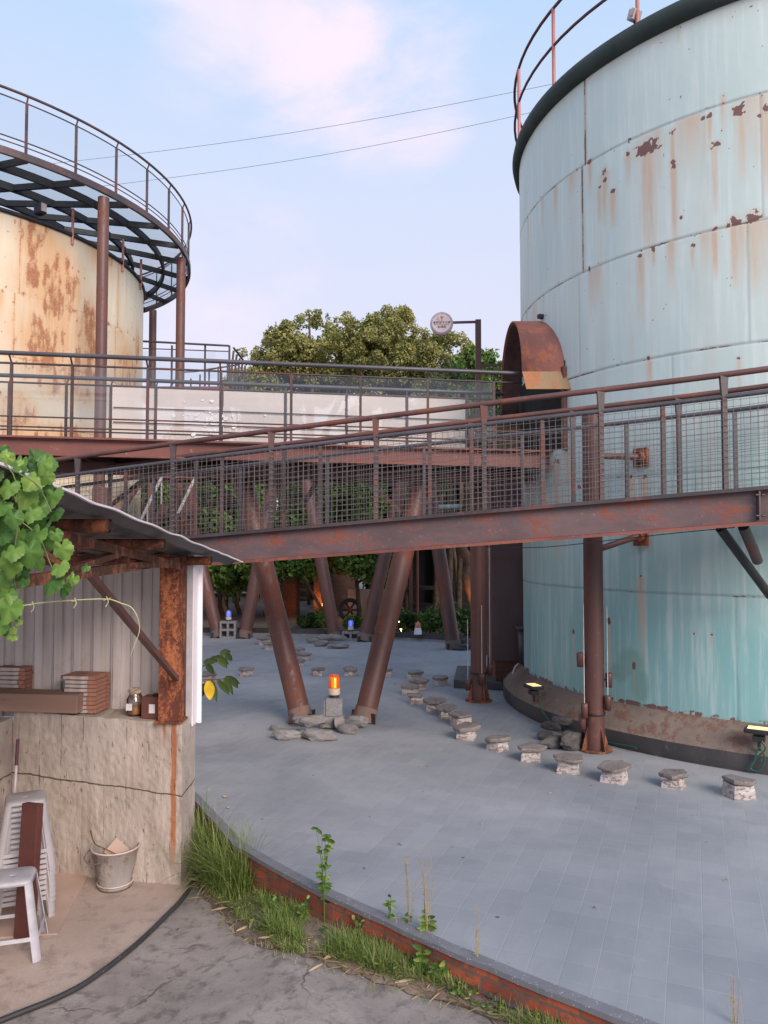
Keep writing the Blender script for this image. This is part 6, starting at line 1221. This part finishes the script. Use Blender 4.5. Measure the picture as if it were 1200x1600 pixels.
# small stair with white rails under the walkway at left
stt = thing('steel_stair', P(240, 800, 12), 'small steel stair with white handrails under the walkway, by the cream tank', 'stairs')
for dx in (0, .5):
    MB().beam(P(208, 838, 12) + Vector((dx, .2 * dx, 0)), P(258, 735, 12) + Vector((dx, .2 * dx, 0)), .03, .04).build('handrail', 'white_pole', stt)
    MB().beam(P(208, 890, 12) + Vector((dx, 0, 0)), P(258, 790, 12) + Vector((dx, 0, 0)), .03, .14).build('stringer', 'rust_steel', stt)
for k in range(5):
    p = P(208 + k * 11, 888 - k * 21, 12); MB().box(p + Vector((.25, 0, 0)), (.5, .25, .03)).build('tread', 'rail_steel', stt); MB().beam(p, p + Vector((0, 0, .5)), .02, .02).build('baluster', 'white_pole', stt)
MB().tube([P(150, 860, 12.2), P(232, 735, 12.2)], .04, 8).build('brace', 'rust_steel', stt)
for px, D, lab in ((298, 12.5, 'brown-red upright post behind the left end of the mesh ramp, by the stair'), (160, 13.5, 'thick brown-red post low before the cream tank')):
    p = P(px, 700, D); tag(MB().tube([(p.x, D, 0), (p.x, D, 3.1)], .09 if px > 200 else .16, 14).build('steel_post', 'rust_steel', loc=(p.x, D, 0)), lab, 'post')

# ---------------------------------------------------------------- foreground vine
def lobed(c, nrm, up, size, r, V, F, var, v):
    nrm = Vector(nrm).normalized(); x = Vector(up).cross(nrm).normalized(); y = nrm.cross(x); N = 30; k0 = len(V); cup = r.uniform(.05, .6); tw_ = r.uniform(-.2, .2); V.append(tuple(c))
    for ring_ in (.5, 1.0):
        for k in range(N):
            t = 2 * math.pi * k / N; ta = (t - math.pi / 2 + math.pi) % (2 * math.pi) - math.pi
            rad = .74 + .10 * abs(math.cos(2.5 * ta)) ** 1.2 - .48 * math.exp(-((abs(ta) - math.pi) / .28) ** 2) + (.05 if k % 2 else -.02) * (ring_ > .9) + (.20 * math.exp(-(ta / .35) ** 2))
            px_, py_ = rad * ring_ * math.cos(t), rad * ring_ * math.sin(t); z = -cup * (px_ ** 2 + .6 * py_ ** 2) - .11 * abs(math.sin(2.5 * ta)) * ring_ + .05 * math.sin(5 * t) * ring_ + tw_ * px_ * py_ + .10 * abs(px_) * .6
            V.append(tuple(Vector(c) + (x * px_ + y * py_ + nrm * z) * size))
    for k in range(N): F.append((k0, k0 + 1 + k, k0 + 1 + (k + 1) % N, k0 + 1 + (k + 1) % N)); var.append(v)
    for k in range(N): a = k0 + 1 + k; b = k0 + 1 + (k + 1) % N; F.append((a, a + N, b + N, b)); var.append(v)
def build_leaves(V, F, var, mat, parent, name='leaves'):
    me = bpy.data.meshes.new(name); o0 = Vector(parent['_w']); me.from_pydata([tuple(Vector(p) - o0) for p in V], [], [f[:3] if f[2] == f[3] else f for f in F]); me.polygons.foreach_set('use_smooth', [True] * len(F))
    at = me.attributes.new('var', 'FLOAT', 'FACE'); at.data.foreach_set('value', var); me.materials.append(M[mat]); me.update(); o = bpy.data.objects.new(name, me); COL.objects.link(o); o.parent = parent; return o
vn = thing('climbing_vine', P(0, 850, 2.5), 'broad-leaved green gourd vine hanging over the left edge of the shed roof', 'vine')
V = []; F = []; var = []; r = random.Random(4); LP = [(66, 722, 22), (30, 722, 20), (52, 748, 26), (80, 775, 27), (42, 775, 25), (12, 760, 24), (20, 808, 22), (55, 835, 28), (28, 835, 20), (96, 858, 24), (92, 885, 22), (112, 905, 17), (80, 910, 25), (100, 918, 20), (45, 862, 30), (12, 880, 30), (14, 950, 32), (36, 908, 14), (0, 915, 24), (60, 795, 24), (85, 800, 20), (10, 715, 18), (5, 835, 24), (134, 886, 10), (72, 745, 18), (48, 800, 22), (0, 790, 24), (22, 860, 22), (60, 880, 16), (0, 980, 18), (26, 965, 8), (12, 930, 20), (88, 835, 15), (-15, 740, 26), (-20, 850, 28), (-20, 900, 28)]
for (px, py, s) in LP:
    D = 2.45 + r.uniform(-.15, .15); c = P(px, py, D); sz_ = s * D / 1200 * .86; lobed(c, (r.uniform(-.5, .5), -1, r.uniform(-.1, .9)), (r.uniform(-.7, .7), r.uniform(-.2, .2), -1), sz_, r, V, F, var, min(1, max(0, .5 + r.uniform(-.3, .35) + (.25 if py < 780 else -.1))))
for _ in range(110):
    py = r.uniform(705, 985); lim = 70 if py < 850 else (55 if py < 900 else 15); px = r.uniform(-60, lim); D = 2.7 + r.uniform(-.1, .25); s = r.uniform(11, 25); lobed(P(px, py, D), (r.uniform(-.7, .7), -1, r.uniform(-.4, .8)), (r.uniform(-1, 1), 0, -1), s * D / 1200, r, V, F, var, r.uniform(0, .5))
build_leaves(V, F, var, 'leaf_vine', vn)
mb = MB()
for pts in ([(0, 800), (40, 820), (64, 845), (78, 880), (90, 905)], [(-20, 700), (20, 740), (30, 800), (20, 880), (26, 930), (22, 962), (14, 990)], [(30, 740), (60, 760), (80, 800)]): mb.tube(smooth_path([P(a, b, 2.5) for a, b in pts]), .0022, 6)
mb.build('stems', 'leaf_vine' if False else 'hose_green', vn); vn.children[-1].data.materials[0] = simple('vine_stem', (0.14, 0.17, 0.06), .6, bump=0)
V = []; F = []; var = []
for (px, py, s) in ((20, 985, 8), (22, 996, 7), (14, 995, 6), (30, 972, 7), (8, 708, 9), (32, 722, 7), (26, 957, 9)): lobed(P(px, py, 2.4), (0, -1, .3), (r.uniform(-1, 1), 0, -1), s * 2.4 / 1200, r, V, F, var, 1.0)
build_leaves(V, F, var, 'leaf_vine', vn, 'young_leaves')
td = thing('vine_tendril', P(100, 944, 2.4), 'long bare pale green tendril reaching right across the shed opening', 'vine shoot'); stem_m = simple('tendril', (0.42, 0.43, 0.22), .6, bump=0)
pts = [(-30, 960), (0, 953), (50, 944), (100, 939), (165, 936), (190, 943), (205, 949), (215, 965), (218, 985), (210, 1008), (203, 1026)]; MB().tube(smooth_path([P(a, b, 2.4) for a, b in pts]), list(np.linspace(.0026, .0010, 41)), 6).build('stem', stem_m, td)
mb = MB()
for (a, b) in ((52, 944), (118, 938), (168, 936)):
    q = P(a, b, 2.39); mb.tube(smooth_path([q + Vector((-.004, 0, .008)), q, q + Vector((.002, 0, -.012)), q + Vector((-.006, 0, -.024))]), .0016, 5); mb.tube([q + Vector((-.012, 0, -.004)), q + Vector((.010, 0, .003))], .0014, 5)
mb.build('nodes', stem_m, td)
# leafy twig right of the shed post
tg = thing('leafy_twig', P(325, 1050, 6.3), 'two sprigs of green leaves with one yellow leaf sticking out past the white shed post', 'branch')
V = []; F = []; var = []; V2 = []; F2 = []; v2 = []
def simple_leaf(c, d, L, w_, V, F, var, v):
    d = Vector(d).normalized(); s_ = d.cross(Vector((0, 1, .2))).normalized(); k = len(V); nn = 6
    for i in range(nn + 1):
        t = i / nn; ww = w_ * math.sin(math.pi * min(1, t * .92 + .08)) ** .8 * .5; q = Vector(c) + d * L * t + Vector((0, -.0, -.15 * L * t * t)); V += [tuple(q - s_ * ww), tuple(q + Vector((0, .006, 0))), tuple(q + s_ * ww)]
    for i in range(nn): a = k + 3 * i; F += [(a, a + 1, a + 4, a + 3), (a + 1, a + 2, a + 5, a + 4)]; var += [v, v]
for (px, py, dx, dz, L) in ((318, 1036, .9, .3, 22), (328, 1030, .9, .1, 22), (338, 1025, 1, -.5, 22), (344, 1022, .9, .4, 18), (340, 1028, .6, -.5, 20), (322, 1038, .5, -.5, 18), (352, 1022, .8, -.6, 14), (330, 1063, .3, -1, 30), (340, 1063, .7, -.7, 26), (350, 1060, .6, -.9, 26), (352, 1058, 1, -.3, 24), (318, 1068, -.1, -1, 18), (358, 1058, .9, -.9, 20)):
    simple_leaf(P(px, py, 6.25), (dx, 0, dz), L * 6.25 / 1200, 11 * 6.25 / 1200, V, F, var, r.uniform(.1, .6))
simple_leaf(P(326, 1064, 6.2), (.1, 0, -1), 26 * 6.2 / 1200, 17 * 6.2 / 1200, V2, F2, v2, 1)
build_leaves(V, F, var, 'leaf_dark', tg); build_leaves(V2, F2, v2, 'leaf_vine', tg, 'yellow_leaf'); tg.children[-1].data.materials[0] = simple('yellow_leaf', (.75, .5, .03), .5, bump=0)
MB().tube(smooth_path([P(300, 1052, 6.26), P(322, 1038, 6.26), P(340, 1027, 6.26), P(355, 1020, 6.26)]), .006, 6).tube(smooth_path([P(300, 1062, 6.26), P(325, 1062, 6.26), P(345, 1061, 6.26), P(362, 1058, 6.26)]), .005, 6).build('stem', 'bark', tg)

# ---------------------------------------------------------------- grass and weeds
def grass(regions, name, mat, seed, label_kind=True):
    r = random.Random(seed); V = []; F = []; var = []
    for (poly, n, h0, h1, w_, lean, vlo, vhi) in regions:
        P_ = [Vector((Gg(a, b).x, Gg(a, b).y)) for a, b in poly]; minx = min(p.x for p in P_); maxx = max(p.x for p in P_); miny = min(p.y for p in P_); maxy = max(p.y for p in P_)
        def inside(x, y):
            c = False; j = len(P_) - 1
            for i in range(len(P_)):
                if (P_[i].y > y) != (P_[j].y > y) and x < (P_[j].x - P_[i].x) * (y - P_[i].y) / (P_[j].y - P_[i].y) + P_[i].x: c = not c
                j = i
            return c
        cnt = 0; tries = 0
        while cnt < n and tries < n * 30:
            tries += 1; x = r.uniform(minx, maxx); y = r.uniform(miny, maxy)
            if not inside(x, y): continue
            if mnoise.noise(Vector((x * 4, y * 4, seed))) < r.uniform(-.35, .22): continue
            cnt += 1; a = r.uniform(0, 2 * math.pi); h = r.uniform(h0, h1); ln = r.uniform(.15, lean); e = Vector((math.cos(a), math.sin(a), 0)); s_ = Vector((-e.y, e.x, 0)); v = r.uniform(vlo, vhi); b = Vector((x, y, gz(x, y) + .01)); k = len(V); ww = w_ * r.uniform(.7, 1.3)
            for i in range(5):
                t = i / 4; q = b + e * h * ln * t * t + Vector((0, 0, h * (t - .35 * ln * t * t))); V += [tuple(q - s_ * ww / 2 * (1 - t * .9)), tuple(q + s_ * ww / 2 * (1 - t * .9))]
            for i in range(4): j = k + 2 * i; F.append((j, j + 1, j + 3, j + 2)); var.append(v)
    return fast_mesh(name, V, F, mat, face_attrs={'var': var})
o = grass([([(312, 1375), (312, 1340), (322, 1335), (365, 1375), (400, 1400), (370, 1420), (330, 1400)], 1700, .15, .50, .008, 1.1, .1, .8),
           ([(320, 1395), (400, 1400), (470, 1440), (560, 1490), (680, 1530), (640, 1545), (540, 1510), (440, 1490), (370, 1440)], 9000, .015, .07, .006, 1.3, .25, .95),
           ([(400, 1410), (480, 1450), (560, 1490), (640, 1515), (600, 1530), (500, 1495), (420, 1470)], 3500, .04, .16, .006, 1.1, .2, .8),
           ([(560, 1480), (680, 1530), (800, 1590), (900, 1630), (1000, 1670), (950, 1680), (820, 1620), (700, 1560), (600, 1525)], 6000, .02, .13, .005, 1.2, .3, 1.0),
           ([(330, 1440), (520, 1500), (700, 1570), (690, 1580), (500, 1530), (380, 1480)], 260, .01, .05, .004, 1.5, .4, 1.0)], 'verge_grass', 'grass', 3); o['label'] = 'patchy green and straw grass along the foot of the brick wall'; o['category'] = 'grass'; o['kind'] = 'stuff'
r = random.Random(77); V = []; F = []; var = []
for k in range(1500):
    q = r.random(); base_ = ra[int(4 + r.random() ** 0.9 * 50)].lerp(rb[int(4 + r.random() * 50)], 0) ; i = int(3 + r.random() * 54); p = ra[i].lerp(rb[i], r.random() ** 1.5 * .85)
    if mnoise.noise(Vector((p.x * 5, p.y * 5, 4))) < -.05: continue
    z = gz(p.x, p.y) + .02 + r.random() ** 2 * .07; a = r.uniform(0, 6.28); simple_leaf(Vector((p.x, p.y, z)), (math.cos(a), math.sin(a), r.uniform(-.1, .6)), r.uniform(.015, .04), r.uniform(.010, .024), V, F, var, r.random())
gw_ = bpy.data.meshes.new('ground_weeds'); gw_.from_pydata([tuple(v) for v in V], [], F); at = gw_.attributes.new('var', 'FLOAT', 'FACE'); at.data.foreach_set('value', var); gw_.materials.append(M['leaf_fresh']); o = bpy.data.objects.new('ground_weeds', gw_); COL.objects.link(o); tag(o, 'low creeping broad-leaved weeds mixed into the grass below the brick wall', 'ground cover', kind='stuff')
r = random.Random(78); V = []; F = []; var = []
for k in range(500):
    i = int(3 + r.random() * 54); p = ra[i].lerp(rb[i], .25 + r.random() * .85); a = r.uniform(0, 6.28); simple_leaf(Vector((p.x, p.y, gz(p.x, p.y) + r.uniform(.012, .05))), (math.cos(a), math.sin(a), r.uniform(-.1, .2)), r.uniform(.02, .12), r.uniform(.002, .006) if r.random() < .8 else .018, V, F, var, r.random())
gw_ = bpy.data.meshes.new('dead_stalks'); gw_.from_pydata([tuple(v) for v in V], [], F); at = gw_.attributes.new('var', 'FLOAT', 'FACE'); at.data.foreach_set('value', var); gw_.materials.append(M['straw']); o = bpy.data.objects.new('dead_stalks', gw_); COL.objects.link(o); tag(o, 'dry straw and dead stalks scattered over the soil edge', 'litter', kind='stuff')
# tufts with broad blades by the shed corner
def weed(px, py, h, n, lab, seed, leaf=.03, mat='leaf_fresh', seedhead=False, wide=.5):
    r = random.Random(seed); b = Gg(px, py); o = thing('weed_plant', b, lab, 'weed', 'weeds along the brick wall'); mb = MB(); V = []; F = []; var = []
    for k in range(n):
        e = Vector((r.uniform(-1, 1), r.uniform(-.5, .5), 0)) * wide; hh = h * r.uniform(.65, 1.05); pts = [b + e * hh * .25 * t * t + Vector((r.uniform(-.006, .006), 0, hh * t)) for t in np.linspace(0, 1, 6)]; mb.tube(pts, [.0035, .003, .0026, .002, .0016, .001], 5)
        for j in range(int(8 * hh / .3) if not seedhead else int(6 * hh / .3)):
            t = r.uniform(.25 if not seedhead else .02, 1 if not seedhead else .45); q = pts[min(5, int(t * 5))].lerp(pts[min(5, int(t * 5) + 1)], t * 5 % 1); a = r.uniform(0, 6.28); simple_leaf(q, (math.cos(a), math.sin(a) * .5, r.uniform(-.1, .7)), leaf * r.uniform(.6, 1.3), leaf * .55, V, F, var, r.uniform(0, 1))
        if seedhead:
            for j in range(9): t = r.uniform(.5, 1); q = pts[min(5, int(t * 5))].lerp(pts[min(5, int(t * 5) + 1)], t * 5 % 1); mb.tube([q, q + Vector((r.uniform(-.02, .02), 0, r.uniform(.005, .02)))], .0014, 4)
    mb.build('stems', 'straw' if seedhead else 'leaf_fresh', o, fix=False)
    for ob in [o.children[-1]]:
        at = ob.data.attributes.new('var', 'FLOAT', 'FACE'); at.data.foreach_set('value', [.5] * len(ob.data.polygons))
    if V: build_leaves(V, F, var, mat, o, 'leaves')
weed(507, 1452, .62, 4, 'tallest leafy green weed rising against the paving, mid verge', 1, .045); weed(640, 1500, .62, 4, 'clump of dry seed-headed stalks left of the pair by the pipe', 2, .04, seedhead=True, wide=.35); weed(668, 1515, .70, 5, 'clump of dry seed-headed stalks with heart leaves at its foot', 3, .05, seedhead=True, wide=.35)
weed(610, 1495, .40, 3, 'thin pale weed left of the seed-headed clumps', 4, .04, wide=.3); weed(745, 1560, .46, 3, 'slender weed by the end of the grey pipe', 5, .03, seedhead=True, wide=.3); weed(795, 1570, .24, 2, 'single short stalk farther down the brick wall', 6, .02, seedhead=True, wide=.2); weed(655, 1535, .18, 9, 'low broad-leaved weed at the foot of the wall', 7, .06, wide=1.0); weed(690, 1548, .16, 8, 'low broad-leaved weed right beside the grey pipe end', 8, .055, wide=1.0)
weed(430, 1440, .15, 9, 'low bushy weed left of the tallest one', 9, .035, wide=1.2); weed(475, 1450, .18, 9, 'low bushy weed touching the tallest one', 10, .035, wide=1.2); weed(1150, 1672, .42, 4, 'faint dry stalks at the bottom right edge', 11, .03, seedhead=True, wide=.3); weed(560, 1480, .2, 8, 'low bushy weed with yellowing leaves between the tall weeds', 12, .035, mat='grass', wide=1.2)
o = strap('grass_tuft', Gg(338, 1378), 150, .54, .011, 'grass', 'tall arching grass tuft right beside the shed wall corner', 91, 'grass tuft'); o2 = strap('grass_tuft', Gg(372, 1385), 100, .50, .010, 'grass', 'shorter grass tuft to the right of the tall arching one', 92, 'grass tuft'); o3 = strap('grass_tuft', Gg(320, 1352), 90, .66, .011, 'grass', 'tallest grass tuft hugging the back of the shed wall', 93, 'grass tuft')
r = random.Random(99); V = []; F = []; var = []
for k in range(70):
    x = r.uniform(-2.5, 4.5); y = r.uniform(4.5, 15)
    if (x - TC.x) ** 2 + (y - TC.y) ** 2 < 15 or y < 4.7 - x * .9: continue
    a = r.uniform(0, 6.28); simple_leaf(Vector((x, y, .008)), (math.cos(a), math.sin(a), .05), r.uniform(.012, .04), r.uniform(.008, .02), V, F, var, r.random())
gw_ = bpy.data.meshes.new('leaf_litter'); gw_.from_pydata([(v[0], v[1], max(.003, v[2])) for v in V], [], F); at = gw_.attributes.new('var', 'FLOAT', 'FACE'); at.data.foreach_set('value', var); gw_.materials.append(M['straw']); o = bpy.data.objects.new('leaf_litter', gw_); COL.objects.link(o); tag(o, 'tiny dry leaf scraps scattered thinly over the slate paving', 'litter', kind='stuff')
# fallen leaves and litter on the paving
for k, (px, py, z, lab, mat, s) in enumerate(((349, 1245, 0.004, 'yellow fallen leaf on the paving beyond the tall grass', 'scrap_leaf', .05), (355, 1262, 0.004, 'pale fallen leaf on the paving just above the grass', 'scrap_leaf', .03), (276, 1452, GZ + .004, 'small red fallen leaf on the grey concrete near the hose', 'flange_red', .022), (428, 1481, GZ + .01, 'curled brown leaf at the edge of the grass', 'rust_purlin', .03), (577, 1276, .004, 'dark speck of litter on the open paving', 'black_steel', .012))):
    g = G(px, py, z) if z > 0 else Gg(px, py, .01); z = g.z; V = []; F = []; vv = []; simple_leaf(g + Vector((0, 0, .006)), (1, .3, 0), s, s * .5, V, F, vv, .5); V = [(p[0], g.y + (p[2] - g.z) * -2.0, z + .006 + .2 * abs(p[0] - g.x - s / 2)) for p in V]
    tag(MB().add(V, F, True).build('fallen_leaf', mat, loc=tuple(g), fix=False), lab, 'leaf' if k < 4 else 'litter')
for o in bpy.data.objects:
    if '_w' in o: del o['_w']
